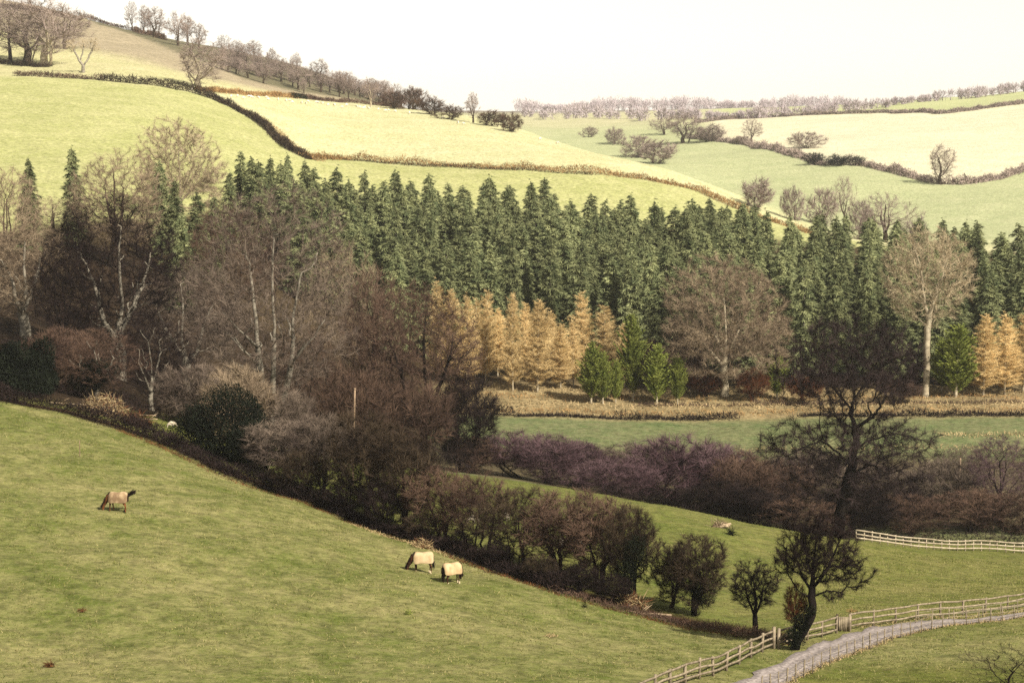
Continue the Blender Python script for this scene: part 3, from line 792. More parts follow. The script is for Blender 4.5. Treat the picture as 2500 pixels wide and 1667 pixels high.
# ------------------------------------------------------------------ near hedge and its trees
GH = 'bare shrubs of the overgrown field hedge'
for i, (u, d, vt, wp, key, bk, lf, lb) in enumerate([
    (700, 176, 1030, 190, 'shrub1', 'bark_dark', 'twig_grey', 'grey bare hedge shrub right of the black holly, beside a grass gap with one sheep'),
    (790, 171, 1016, 210, 'shrub3', 'bark_dark', 'twig_grey', 'tall grey-mauve hedge shrub at the foot of the pale wooden pole'),
    (900, 165, 1012, 220, 'shrub2', 'bark_dark', 'twig_hedge', 'broad bare hedge shrub just right of the pale wooden pole'),
    (985, 160, 1050, 150, 'shrub0', 'bark_dark', 'twig_hedge', 'dense dark hedge shrub directly above the cream rugged horse'),
    (1075, 157, 1145, 150, 'shrub1', 'bark_dark', 'twig_brown', 'lower bare hedge shrub above the buff rugged horse, with grass between its stems'),
    (1170, 153, 1165, 160, 'shrub2', 'bark_dark', 'twig_brown', 'bare hedge shrub whose stems frame a bright patch of meadow'),
    (1270, 150, 1195, 170, 'shrub3', 'bark_dark', 'twig_hedge', 'dark leaning hedge shrub midway between the horses and the round bush'),
    (1370, 147, 1205, 180, 'shrub0', 'bark_dark', 'twig_brown', 'hedge shrub of leaning stems with sheep showing behind it'),
    (1460, 144, 1215, 170, 'shrub1', 'bark_dark', 'twig_brown', 'bushy hedge shrub left of the ivy covered stump'),
    (1535, 142, 1235, 130, 'shrub2', 'bark_brown', 'twig_hedge', 'last shrub of the continuous hedge, thin brown top over an ivy stem')]):
    plant_px('hedge_shrub', key, u, d, vt - 6, wp * 1.4, lb, 'shrub', bk, lf, group=GH)
_rh = np.random.default_rng(64)
for i, (u, lb) in enumerate([(735, 'low thorn filling the hedge foot between the holly and the wooden pole'), (845, 'low thorn filling the hedge foot left of the wooden pole line'), (940, 'low thorn filling the hedge foot right of the wooden pole'), (1030, 'low thorn in the hedge foot right above the cream rugged horse'), (1120, 'low thorn in the hedge foot above the buff rugged horse'),
        (1215, 'low thorn in the hedge foot below the bright meadow patch'), (1320, 'low thorn in the hedge foot between two leaning shrubs'), (1420, 'low thorn in the hedge foot beside the sheep between dark stems'), (1500, 'low thorn in the hedge foot next left of the ivy stump')]):
    dd = np.interp(u, UH, DH) + 2.2; p = G(u, dd)
    plant('hedge_thorn', 'scrub%d' % (i % 3), p, lb, 'shrub', 'bark_dark', 'twig_dark' if i % 3 else 'twig_hedge', h=_rh.uniform(2.6, 3.6) * (1.1 if u < 1000 else 0.62), w=_rh.uniform(3.6, 5.0) * (1 if u < 1000 else 0.7), group='low thorns filling the field hedge')
rb = plant_px('round_bush', 'shrub1', 1700, 138, 1300, 190, 'round dark bare bush standing alone right of the gap in the hedge', 'bush', 'bark_dark', 'twig_hedge')
plant_px('round_bush', 'shrub0', 1640, 140, 1320, 120, 'paler thin-stemmed bush leaning on the left of the round dark bush', 'bush', 'bark_brown', 'twig_hedge')
plant_px('small_tree', 'small', 1842, 129.5, 1365, 125, 'small round-headed bare tree on a short trunk, left of the leaning tree', 'tree', 'bark_dark', 'twig_dark', rz=0.0)
lt = plant_px('leaning_tree', 'leaning', 1968, 123.5, 1250, 225, 'leaning bare tree with thick black ivy-clad base beside the rail fence', 'tree', 'bark_dark', 'twig_dark', rz=0.0)
plant_px('sapling', 'small', 1940, 124.5, 1420, 75, 'slender rusty-twigged sapling at the foot of the leaning tree', 'tree', 'bark_dark', 'twig_red')
plant_px('corner_bush', 'sparse', 2470, 108.0, 1575, 260, 'twiggy dark bush cut off by the bottom right corner', 'bush', 'bark_dark', 'twig_dark')
plant_px('hero_oak', 'oak', 2052, 214, 782, 385, 'large black gnarled oak with level boughs standing behind the meadow crest', 'tree', 'bark_dark', 'twig_oak', rz=0.0).name = 'gnarled_oak'

def leafy(name, boxes, n, ll, lw, mat, label, cat, seed, stems=True, group=None, parent_mat='bark_dark'):
    """evergreen mass: leaf slivers through a set of ellipsoids (centre, radii)"""
    rng = np.random.default_rng(seed)
    gc, gt = Geo(), Geo()
    base = np.asarray(boxes[0][0], float).copy(); base[2] = Hs(base[0], base[1])
    tot = sum(r[0] * r[1] + r[0] * r[2] for c, r in boxes)
    for nb, (c, r) in enumerate(boxes):
        c = np.asarray(c, float) - base; r = np.asarray(r, float)
        m = int(n * (r[0] * r[1] + r[0] * r[2]) / tot)
        P = dome(m, rng, 0, 0, 0, 1, 1, 1, 1, 0.1, 0.4)
        P = lobes(P, rng, 20, 0.38, 0) * r + c
        dr = (P - c) / r * 0.6 + rand_dirs(m, rng)
        gc.slivers(P, dr, ll * rng.uniform(0.5, 1.3, m), lw * rng.uniform(0.6, 1.3, m), rng)
        if stems and nb == 0:
            for k in range(1):
                a = np.array([c[0] + rng.uniform(-.5, .5) * r[0] * 0.5, c[1], 0.0]); a[2] = Hs(base[0] + a[0], base[1] + a[1]) - base[2] - 0.3
                gt.tube(smooth_curve([a, (a + c) / 2 + rng.normal(0, .15, 3), c + rng.normal(0, .2, 3) * r], 6), np.linspace(0.14, 0.04, 6), 5)
    e = empty(name, base); tag(e, label, cat, group)
    if stems: link('trunk', gt.mesh('trunk', True), M[parent_mat], e)
    link('foliage', gc.mesh('foliage'), M[mat], e)
    return e

def ell(u, v, d, rpx, hpx, ry):
    """ellipsoid seen at pixel (u, v), half sizes in pixels"""
    t = (CY - v) / FPX
    y = d; x = (u - CX) / FPX / (CP + SP * t) * y
    return ((x, y, float(s_of_v(v)) * y), (rpx * d / FPX, ry, hpx * d / FPX))

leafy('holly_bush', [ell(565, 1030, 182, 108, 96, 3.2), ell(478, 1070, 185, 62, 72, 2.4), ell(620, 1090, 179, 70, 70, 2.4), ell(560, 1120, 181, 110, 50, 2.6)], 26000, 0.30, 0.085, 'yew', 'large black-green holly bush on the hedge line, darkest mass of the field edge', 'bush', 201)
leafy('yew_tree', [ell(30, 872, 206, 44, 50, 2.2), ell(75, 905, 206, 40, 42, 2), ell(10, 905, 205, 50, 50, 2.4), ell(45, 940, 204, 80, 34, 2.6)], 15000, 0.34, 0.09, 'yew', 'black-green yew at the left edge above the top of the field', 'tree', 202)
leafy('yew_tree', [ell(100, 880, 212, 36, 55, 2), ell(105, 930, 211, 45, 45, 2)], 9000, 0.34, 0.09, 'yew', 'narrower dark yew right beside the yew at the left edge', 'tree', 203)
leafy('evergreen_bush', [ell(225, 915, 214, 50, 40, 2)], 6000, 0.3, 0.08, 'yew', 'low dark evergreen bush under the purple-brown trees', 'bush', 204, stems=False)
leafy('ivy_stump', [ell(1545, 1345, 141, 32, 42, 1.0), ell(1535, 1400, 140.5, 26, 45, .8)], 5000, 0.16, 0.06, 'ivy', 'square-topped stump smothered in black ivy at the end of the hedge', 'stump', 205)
iv = leafy('ivy', [ell(1940, 1552, 123.2, 24, 30, 0.5), ell(1958, 1520, 123.3, 20, 24, 0.45), ell(1978, 1492, 123.3, 15, 20, 0.4)], 3200, 0.12, 0.05, 'ivy', None, None, 206, stems=False)
# the ivy is part of the leaning tree
for c in list(iv.children):
    c.parent = lt; c.name = 'ivy'
    c.matrix_parent_inverse = Matrix.Identity(4)
    off = iv.location - lt.location
    me = c.data
    arr = np.empty(len(me.vertices) * 3, np.float32); me.vertices.foreach_get('co', arr)
    arr = (arr.reshape(-1, 3) + np.array(off)) / np.array(lt.scale)
    me.vertices.foreach_set('co', arr.ravel().astype(np.float32)); me.update()
bpy.data.objects.remove(iv)
ivr = leafy('ivy', [ell(1708, 1430, 137.6, 40, 50, 1.0)], 4200, 0.13, 0.05, 'ivy', None, None, 207, stems=False)
for c in list(ivr.children):
    c.parent = rb; c.name = 'ivy'
    ca, sa = math.cos(-rb.rotation_euler.z), math.sin(-rb.rotation_euler.z)
    me = c.data; arr = np.empty(len(me.vertices) * 3, np.float32); me.vertices.foreach_get('co', arr)
    a = arr.reshape(-1, 3) + np.array(ivr.location - rb.location)
    a = a @ np.array([[ca, sa, 0], [-sa, ca, 0], [0, 0, 1]]) / np.array(rb.scale)
    me.vertices.foreach_set('co', a.ravel().astype(np.float32)); me.update()
bpy.data.objects.remove(ivr)

# ------------------------------------------------------------------ left woodland
WL = [
 ('beech', 665, 236, 458, 400, 'bark_grey', 'twig_grey', 'tallest grey beech of the left wood, pale stems and crooked low boughs', 0.0),
 ('ash', 290, 246, 478, 330, 'bark_grey', 'twig_dark', 'dark purple-brown ash with pale slanting stems, left of the tallest beech', 0.4),
 ('maple', 160, 240, 600, 190, 'bark_dark', 'twig_dark', 'small near-black crown jutting left of the purple-brown ash', None),
 ('ash', 60, 252, 545, 290, 'bark_grey', 'twig_tan', 'grey-brown tree filling the left edge above the yews', 1.2),
 ('maple', 20, 305, 408, 190, 'bark_brown', 'twig_tan', 'reddish tree at the left edge rising against the pale field', 2.0),
 ('ash', 285, 335, 366, 220, 'bark_brown', 'twig_tan', 'brown-twigged tree between the lone spruce and the pale crowned tree', 2.2),
 ('dome', 440, 400, 290, 205, 'bark_pale', 'twig_pale', 'pale feathery bare tree standing up against the green field', 0.6),
 ('ash', 455, 262, 640, 270, 'bark_grey', 'twig_grey', 'grey tree filling the space between purple-brown ash and tallest beech', 3.3),
 ('maple', 835, 275, 590, 230, 'bark_brown', 'twig_tan', 'grey-brown tree right behind the tallest beech, against the conifers', 0.2),
 ('maple', 915, 262, 655, 210, 'bark_dark', 'twig_brown', 'brown tree left of the black-limbed one', 1.6),
 ('ash', 1030, 252, 690, 300, 'bark_dark', 'twig_brown', 'brown tree with black limbs fanning right towards the larches', 0.1),
 ('scrub0', 1130, 250, 915, 220, 'bark_dark', 'twig_dark', 'near-black thicket under the black-limbed tree', None),
 ('scrub1', 1010, 240, 930, 220, 'bark_dark', 'twig_brown', 'brown thicket behind the hedge, right of the wooden pole', None),
 ('maple', 760, 248, 800, 200, 'bark_dark', 'twig_brown', 'low brown tree behind the wooden pole', 2.9),
 ('scrub2', 870, 232, 900, 200, 'bark_dark', 'twig_brown', 'brown thicket just behind the wooden pole', None),
 ('maple', 240, 214, 800, 200, 'bark_grey', 'twig_brown', 'pale-stemmed small tree forking low above the brush pile', 0.5),
 ('scrub1', 150, 222, 800, 190, 'bark_brown', 'twig_brown', 'brown thicket right of the yews', None),
 ('maple', 370, 224, 760, 200, 'bark_grey', 'twig_dark', 'dark small tree with one pale upright stem beside the brush pile', 1.1),
 ('scrub2', 470, 214, 885, 190, 'bark_brown', 'twig_grey', 'grey-mauve bush behind the left shoulder of the black holly', None),
 ('scrub0', 590, 207, 890, 230, 'bark_brown', 'twig_tan', 'light brown bush over the top of the black holly', None),
 ('scrub1', 690, 208, 945, 170, 'bark_brown', 'twig_grey', 'grey bush right of and behind the black holly', None),
 ('ash', 560, 320, 500, 240, 'bark_brown', 'twig_brown', 'brown crown peering over the left shoulder of the tallest beech', 4.0),
 ('ash', 130, 345, 480, 170, 'bark_brown', 'twig_pale', 'sunlit orange-tinged tree left of the lone spruce', 5.0),
]
for key, u, d, vt, wp, bk, lf, lb, rz in WL:
    nm = 'thicket' if key.startswith('scrub') else 'bare_tree'
    plant_px(nm, key, u, d, vt, wp, lb, 'thicket' if nm == 'thicket' else 'tree', bk, lf, rz=rz, group='bare woodland at the left')

# ------------------------------------------------------------------ purple scrub of the valley
PS = [
 (1150, 250, 1065, 150, 'scrub0', 'twig_brown', 'brownish scrub bush at the left end of the purple belt'),
 (1250, 252, 1052, 190, 'scrub1', 'twig_purple', 'violet scrub bush below the left end of the pasture'),
 (1335, 248, 1066, 190, 'scrub2', 'twig_purple', 'mauve scrub bush, second of the purple belt'),
 (1420, 256, 1075, 190, 'scrub0', 'twig_purple', 'pale mauve scrub bush under the pasture'),
 (1500, 243, 1120, 200, 'scrub1', 'twig_purple', 'lower purple-brown bush on the meadow crest above the hedge end'),
 (1570, 260, 1078, 200, 'scrub2', 'twig_grey', 'greyish bush between two purple ones, under the brown patch of pasture'),
 (1655, 250, 1062, 240, 'scrub0', 'twig_purple', 'darkest violet scrub bush, broad, above the meadow log'),
 (1740, 258, 1082, 210, 'scrub1', 'twig_purple', 'purple bush right of the darkest violet one'),
 (1815, 246, 1110, 190, 'scrub2', 'twig_brown', 'brown scrub bush left of the gnarled oak'),
 (1895, 252, 1125, 190, 'scrub0', 'twig_brown', 'brown scrub bush against the left side of the gnarled oak'),
 (1960, 262, 1095, 190, 'scrub1', 'twig_grey', 'thin scrub bush showing through the boughs of the oak'),
 (2150, 246, 1180, 190, 'scrub2', 'twig_dark', 'near-black scrub bush at the foot of the oak'),
 (2225, 238, 1205, 180, 'scrub0', 'twig_brown', 'reddish low bush behind the start of the pale rail fence'),
 (2300, 250, 1120, 170, 'scrub1', 'twig_grey', 'thin grey-green bush round the pale post'),
 (2375, 240, 1195, 190, 'scrub2', 'twig_brown', 'dark reddish-brown bush close behind the pale rail fence'),
 (2470, 241, 1200, 190, 'scrub0', 'twig_brown', 'dark brown bush behind the pale rail fence at the right edge'),
 (1760, 239, 1175, 190, 'scrub1', 'twig_dark', 'dark low bush just behind the meadow crest above the log heap'),
 (1860, 235, 1200, 190, 'scrub2', 'twig_dark', 'dark low bush behind the meadow crest left of the oak foot'),
 (1955, 233, 1215, 190, 'scrub0', 'twig_brown', 'brown low bush touching the left of the oak foot'),
 (2085, 236, 1190, 200, 'scrub1', 'twig_dark', 'dark low bush touching the right of the oak foot'),
 (2110, 262, 1130, 190, 'scrub1', 'twig_grey', 'pale grey willow right behind the oak trunk'),
]
for u, d, vt, wp, key, lf, lb in PS:
    plant_px('scrub_bush', key, u, d, vt, wp * 1.15, lb, 'bush', 'bark_dark', lf, group='bare scrub along the stream')
plant_px('bare_tree', 'maple', 2440, 248, 1062, 190, 'purple-headed bare tree near the right edge above the pale fence', 'tree', 'bark_dark', 'twig_purple', rz=1.0)
plant_px('bare_tree', 'ash', 2345, 262, 1085, 130, 'thin grey bare tree left of the purple-headed tree', 'tree', 'bark_brown', 'twig_grey', rz=2.0)

# ------------------------------------------------------------------ foot of the plantation
plant_px('bare_beech', 'dome', 1768, 344, 628, 300, 'broad dome-shaped bare beech with white trunk on the bracken bank', 'tree', 'bark_pale', 'twig_tan', rz=0.0)
plant_px('pale_tree', 'pale', 2258, 343, 556, 215, 'pale straw-coloured bare tree with forked white stem among the conifers', 'tree', 'bark_pale', 'twig_pale', rz=0.0)
GL = 'golden bare larches at the foot of the plantation'
for i, (u, d, vt, wp, lb) in enumerate([
    (1100, 352, 715, 80, 'leftmost golden larch, half behind the brown tree'), (1140, 349, 735, 70, 'golden larch behind the twigs of the black-limbed tree'),
    (1185, 352, 722, 66, 'golden larch with thin pale top, next left of the brightest one'), (1252, 346, 727, 66, 'brightest narrow golden larch with long white stem'),
    (1312, 346, 740, 84, 'broad bright larch whose white stem shows at its foot'), (1368, 349, 800, 74, 'shorter bushy golden larch left of the green cypresses'),
    (1425, 357, 725, 74, 'browner larch behind the left green cypresses'), (1478, 356, 755, 84, 'brown-gold larch towering over the left green cypresses'),
    (1215, 357, 760, 60, 'dull golden larch squeezed in between two brighter larches'), (1345, 358, 770, 60, 'dull larch in the second rank behind the broad bright one'),
    (1160, 356, 740, 56, 'dull golden larch in the second rank at the left of the larch stand'), (1285, 356, 748, 56, 'dull golden larch between the brightest narrow one and the broad bright one'), (1400, 352, 790, 56, 'short gold larch just left of the left green cypresses'), (1068, 354, 700, 70, 'golden larch top showing left through the black limbs of the brown tree'),
    (1525, 351, 800, 50, 'thin larch with white stem between the two groups of cypress')]):
    plant_px('larch', 'larch%d' % (i % 4), u, d, vt - 6, wp * 1.05, lb, 'larch', 'bark_pale', 'larch', group=GL)
for i, (u, d, vt, wp, lb) in enumerate([(2400, 343, 775, 74, 'buff larch left of two others at the right edge'), (2452, 345, 780, 78, 'buff larch in the middle of the right-hand three'), (2497, 347, 765, 78, 'buff larch cut by the right edge')]):
    plant_px('larch', 'larch%d' % (i % 4), u, d, vt - 6, wp * 1.25, lb, 'larch', 'bark_pale', 'larch', group='buff larches at the right edge')
GC = 'bright green cypresses at the foot of the plantation'
for i, (u, d, vt, wp, lb) in enumerate([
    (1443, 338, 838, 54, 'leftmost bright green cypress, rounded'), (1472, 338, 860, 46, 'bright green cypress tucked right of the leftmost one'),
    (1503, 339, 880, 34, 'smallest bright green cypress left of the white larch stem'), (1545, 341, 770, 62, 'tallest narrow yellow-green cypress'),
    (1603, 338, 842, 60, 'broad bright green cypress right of the black gap'), (1654, 338, 868, 40, 'bright green cypress at the right end of its group'),
    (1897, 342, 862, 46, 'small dark green cypress right of the dome-shaped beech'), (2333, 342, 795, 90, 'large dark green cypress right of the pale forked tree'), (2300, 347, 830, 50, 'small green cypress beside the large dark green one')]):
    plant_px('cypress', 'cypress%d' % (i % 3), u, d, vt, wp * 1.15, lb, 'cypress', 'bark_pale', 'cypress' , group=GC)
for u, d, vt, wp, lb in [(1840, 340, 900, 90, 'reddish low bush at the dark foot of the plantation'), (1720, 344, 905, 90, 'dark russet bush behind the white beech trunk'), (1960, 338, 915, 110, 'russet bush behind the gnarled oak'), (2200, 338, 925, 110, 'brown bush on the bank right of the oak'),
                         (1590, 349, 830, 60, 'mauve bare bush rising between the two groups of cypress'), (1680, 349, 800, 90, 'dark mauve bush right of the green cypresses')]:
    plant_px('bank_bush', 'scrub1', u, d, vt, wp, lb, 'bush', 'bark_dark', 'twig_red' if 'russet' in lb or 'reddish' in lb else 'twig_brown')

# ------------------------------------------------------------------ conifer plantation
def topline(u):
    return np.interp(u, [-100,540,640,740,900,1100,1300,1500,1700,1900,2000,2150,2300,2500,2700], [410,400,385,405,415,425,435,470,490,508,525,538,540,555,560])
def plantation():
    rng = np.random.default_rng(9)
    spots = []
    d = 357.0; row = 0
    while d < 520:
        du = 5.35 / d * FPX
        u = 545 + (row % 2) * du * 0.5
        while u < 2680:
            uu = u + rng.normal(0, du * 0.16); dd = d + rng.normal(0, 1.6); u += du
            if uu < 700 and dd < 405: continue
            if uu < 930 and dd < 385: continue
            if dd < 366 and uu < 1560: continue
            p = G(uu, dd); h = 20.5 * rng.uniform(0.78, 1.12)
            if uu > 1980 and dd < 366: h *= 0.72 if rng.random() < 0.5 else 0.95
            vt = float(v_of_s((p[2] + h) / dd)); tl = topline(uu)
            if vt < tl - 6: continue
            spots.append((uu, dd, h, p, vt - tl))
        d += 8.4; row += 1
    return spots
SP_ = plantation()
SP_.sort(key=lambda s: s[1])
SP_ = SP_[:330]
_rg = np.random.default_rng(21)
for i, (u, d, h, p, gap) in enumerate(SP_):
    if gap < 24: lb = 'dark green conifer whose tip stands against the pale fields along the plantation top'
    elif d < 366: lb = 'dark green conifer in the front rank at the foot of the plantation'
    elif u > 2150: lb = 'dark green conifer within the plantation right of the pale forked tree'
    elif u < 1150: lb = 'dark green conifer within the plantation near the left bare wood'
    else: lb = 'dark green conifer hemmed in by others in the middle of the plantation'
    plant('conifer', 'spruce%d' % int(_rg.integers(6)), p, lb, 'conifer', 'bark_grey', 'spruce', h=h, w=_rg.uniform(5.6, 7.8), group='conifers of the plantation')
for u, d, vt, wp, lb in [(184, 345, 362, 62, 'lone spruce with black base standing left of the brown-twigged tree'), (395, 355, 392, 62, 'conifer with a black shaded side left of the pale feathery tree'),
    (430, 345, 440, 60, 'conifer in front of the pale feathery tree'), (480, 350, 470, 66, 'conifer right of and below the pale feathery tree'), (525, 356, 480, 60, 'shorter conifer left of the tallest beech crown'),
    (445, 322, 520, 64, 'nearest conifer of the left clump, with a black hollow under it'), (585, 430, 372, 55, 'leftmost conifer on the skyline of the plantation, dark'), (615, 425, 385, 52, 'black-gapped conifer second on the plantation skyline'),
    (660, 435, 385, 50, 'conifer above the crown of the tallest beech'), (703, 440, 378, 46, 'slim conifer at the foot of the diagonal hedge'), (745, 442, 392, 50, 'conifer just right of the diagonal hedge foot'), (70, 330, 390, 60, 'ivy-green conifer at the far left against the field'),
    (640, 410, 430, 55, 'conifer close over the left of the beech crown'), (560, 400, 420, 50, 'conifer left of the beech crown in the second rank')]:
    plant_px('conifer', 'spruce%d' % int(_rg.integers(6)), u, d, vt, wp * 1.15, lb, 'conifer', 'bark_grey', 'spruce', group='conifers left of the plantation')
# ------------------------------------------------------------------ hedges, bracken, far woods
def strip(name, line, h, w, per_m, sl, sw, mat, label, cat, seed, gaps=0.0, hvar=0.35, kind=None, step=1.0, up=0.5, group=None, dy=0.0):
    """a run of twiggy growth along a line on the ground"""
    rng = np.random.default_rng(seed)
    P = resample(line, step)
    n = len(P)
    k = np.arange(n)
    hv = 1 + hvar * (np.sin(k * step * 0.33 + seed) * 0.5 + np.sin(k * step * 0.13 + 2 * seed) * 0.6) + rng.normal(0, hvar * 0.4, n)
    hv = np.clip(hv, 0.25, 2.2)
    if gaps > 0:
        g = np.sin(k * step * 0.21 + 3.1 * seed) + np.sin(k * step * 0.083 + seed) + rng.normal(0, 0.3, n)
        hv = np.where(g > 2 - 4 * gaps, 0.15, hv)
    m = int(per_m * step)
    B = np.repeat(P, m, 0); Hh = np.repeat(hv, m) * h
    q = len(B)
    T = np.gradient(P, axis=0); T[:, 2] = 0; T /= np.linalg.norm(T, axis=1)[:, None] + 1e-9
    Nn = np.stack([-T[:, 1], T[:, 0], np.zeros(n)], 1)
    a = rng.normal(0, 0.33, q)
    B = B + np.repeat(T, m, 0) * rng.uniform(-step, step, (q, 1)) + np.repeat(Nn, m, 0) * (a * w + dy)[:, None]
    B[:, 2] = H(B[:, 0], B[:, 1])
    f = rng.random(q) ** 0.8 * np.clip(1 - (np.abs(a) / 0.95) ** 2, 0.1, 1)
    B[:, 2] += f * Hh * 0.8 - 0.05
    D = rand_dirs(q, rng) + np.array([0, 0, up])
    g = Geo(); g.slivers(B, D, sl * rng.uniform(0.5, 1.3, q), sw * rng.uniform(0.6, 1.4, q), rng)
    o = link(name, g.mesh(name), M[mat])
    c = P[n // 2]
    me = o.data
    arr = np.empty(len(me.vertices) * 3, np.float32); me.vertices.foreach_get('co', arr)
    me.vertices.foreach_set('co', (arr.reshape(-1, 3) - c).ravel().astype(np.float32)); me.update()
    o.location = c
    tag(o, label, cat, group, kind)
    return o

# near: bramble and litter under the hedge
strip('bramble_bank', L_HEDGE[6:13], 1.25, 1.5, 320, 0.45, 0.055, 'twig_dark', 'bramble strip coloured black for the deep shade along the foot of the hedge from holly to ivy stump', 'bramble', 1, step=0.8, dy=0.9)  # near-black colour stands for the dark interior shade at the hedge foot
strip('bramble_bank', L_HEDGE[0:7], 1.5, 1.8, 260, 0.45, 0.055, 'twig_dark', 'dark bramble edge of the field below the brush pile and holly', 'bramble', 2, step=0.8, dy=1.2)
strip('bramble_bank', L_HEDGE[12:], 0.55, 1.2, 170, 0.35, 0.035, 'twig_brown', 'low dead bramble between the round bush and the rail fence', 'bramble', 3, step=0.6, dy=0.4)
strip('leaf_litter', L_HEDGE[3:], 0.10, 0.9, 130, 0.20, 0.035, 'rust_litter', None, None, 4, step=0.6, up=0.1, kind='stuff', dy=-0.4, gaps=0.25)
strip('dead_grass', L_HEDGE[8:11], 0.15, 0.6, 60, 0.28, 0.03, 'dry_grass', None, None, 5, step=0.6, up=0.4, kind='stuff', dy=-0.7, gaps=0.45)

# hill hedges
GHH = 'hedges of the hill fields'
strip('hedge', L_H1[1:4], 2.0, 2.0, 55, 1.1, 0.15, 'twig_brown', 'gappy dark hedge along the top of the left green field, western half', 'hedge', 11, gaps=0.12, group=GHH)
strip('hedge', L_H1[3:], 2.6, 2.2, 80, 1.1, 0.16, 'twig_hedge', 'thick dark hedge ending left of the lone spreading hill tree', 'hedge', 12, group=GHH)
strip('hedge', L_H2, 2.1, 2.2, 85, 1.0, 0.15, 'twig_hedge', 'dark hedge running diagonally down between the green and the pale field', 'hedge', 13, hvar=0.5, gaps=0.06, group=GHH)
strip('dead_grass', L_H2 + np.array([3.0, 1.0, 0]), 0.9, 3.2, 30, 0.7, 0.12, 'dry_grass', None, None, 14, kind='stuff')
strip('hedge', L_H3[:4], 1.5, 2.0, 55, 1.0, 0.16, 'bracken', 'low russet hedge behind the line of sheep', 'hedge', 15, group=GHH, gaps=0.08)
strip('hedge', L_H3[3:], 1.5, 2.0, 45, 1.0, 0.16, 'twig_brown', 'faint brown hedge below the dark wooded slope', 'hedge', 16, group=GHH, gaps=0.1)
strip('bracken_strip', L_H4[:6], 1.9, 3.2, 70, 0.8, 0.13, 'bracken', 'orange bracken strip along the lower edge of the pale field', 'bracken', 17, hvar=0.6, gaps=0.06)
strip('bracken_strip', L_H4[5:], 1.7, 3.6, 75, 0.8, 0.13, 'bracken', 'orange bracken running down the spur to the right of the pale field', 'bracken', 18, hvar=0.6, gaps=0.05)
strip('hedge', L_H4[:8] + np.array([0, -2.5, 0]), 0.8, 1.0, 22, 0.7, 0.12, 'twig_hedge', 'thin broken dark hedge foot under the orange bracken strip', 'hedge', 19, gaps=0.3, group=GHH)
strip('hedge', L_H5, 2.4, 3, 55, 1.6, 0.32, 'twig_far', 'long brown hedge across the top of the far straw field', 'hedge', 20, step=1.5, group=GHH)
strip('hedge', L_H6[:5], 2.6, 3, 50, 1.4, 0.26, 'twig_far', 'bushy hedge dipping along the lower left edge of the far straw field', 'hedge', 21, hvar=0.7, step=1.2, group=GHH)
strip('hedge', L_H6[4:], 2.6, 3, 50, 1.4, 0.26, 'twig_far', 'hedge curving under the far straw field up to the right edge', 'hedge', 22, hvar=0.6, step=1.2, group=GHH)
hz = np.array([GP(u, v, dmin=450) for u, v in [(190, 28), (260, 45), (330, 70), (400, 98)]])
strip('hedge', hz, 2.4, 2.5, 40, 1.4, 0.22, 'twig_brown', 'dark hedge slanting down from the skyline under the bare skyline trees', 'hedge', 23, group=GHH)
hz = np.array([G(u, d) for u, d in [(-80, 1000), (60, 1010), (130, 1010), (196, 1004)]])
strip('hedge', hz, 3.2, 3, 60, 1.4, 0.24, 'twig_brown', 'square-ended hedge on the skyline at the top left corner', 'hedge', 24, hvar=0.1, group=GHH)
hz = np.array([GP(u, v, dmin=450) for u, v in [(-60, 150), (40, 160), (118, 164)]])
strip('hedge', hz, 1.6, 2.5, 50, 1.2, 0.18, 'twig_hedge', 'dark undergrowth round the feet of the top left trees', 'hedge', 25, group=GHH)
hz = np.array([GP(u, v, dmin=450) for u, v in [(712, 239), (742, 241)]])
strip('hedge', hz, 1.9, 2.2, 90, 0.9, 0.16, 'ivy', 'short dark green clipped bush at the end of the russet hedge', 'hedge', 26, hvar=0.05)

# bracken bank at the foot of the plantation
bk = [np.array([G(u, d) for u in range(1120, 2720, 160)]) for d in (331, 336, 342, 347)]
for i, b in enumerate(bk):
    strip('bracken', b, 0.35, 4.0, 26, 0.55, 0.10, 'bracken' if i in (0, 2) else 'dry_grass', None, None, 40 + i, kind='stuff', gaps=0.1)
strip('bank_dark_line', np.array([G(u, 327.0) for u in range(1130, 1900, 110)]), 1.25, 1.6, 75, 0.7, 0.10, 'twig_dark', 'broken dark ditch shadow shaped as scrub below the orange bank, left of the oak', 'scrub', 44, gaps=0.35, hvar=0.6)  # shadow along the ditch, built as near-black twigs
strip('bank_dark_line', np.array([G(u, 327.0) for u in range(1960, 2700, 110)]), 1.25, 1.6, 75, 0.7, 0.10, 'twig_dark', 'dark ditch shadow shaped as a scrub line right of the oak', 'scrub', 45, gaps=0.22, hvar=0.6)
strip('bank_dark_line', np.array([G(u, 337) for u in range(1560, 2700, 110)]), 0.7, 1.6, 40, 0.6, 0.09, 'twig_brown', 'thin brown scrub line halfway up the bracken bank', 'scrub', 46, gaps=0.4, hvar=0.6)
strip('reeds', np.array([G(u, 303) for u in range(1800, 2700, 110)]), 0.35, 3.0, 16, 0.5, 0.08, 'dry_grass', None, None, 47, kind='stuff', gaps=0.3)
strip('reeds', np.array([G(u, 312) for u in range(2300, 2700, 80)]), 0.4, 3.0, 26, 0.5, 0.09, 'dry_grass', None, None, 48, kind='stuff', gaps=0.25)
strip('rough_growth', np.array([G(u, 296) for u in range(1250, 2700, 110)]), 0.9, 6.0, 36, 0.7, 0.06, 'twig_brown', None, None, 49, kind='stuff', gaps=0.25)
strip('rough_growth', np.array([G(u, 282) for u in range(1250, 2700, 110)]), 1.6, 9.0, 60, 0.8, 0.06, 'twig_grey', None, None, 50, kind='stuff', gaps=0.1)
strip('undergrowth', np.array([G(u, 222) for u in range(1480, 2700, 110)]), 1.3, 2.5, 120, 0.6, 0.05, 'twig_dark', 'near-black undergrowth along the foot of the purple scrub behind the meadow crest', 'undergrowth', 51, gaps=0.0, step=0.8, dy=6.0)
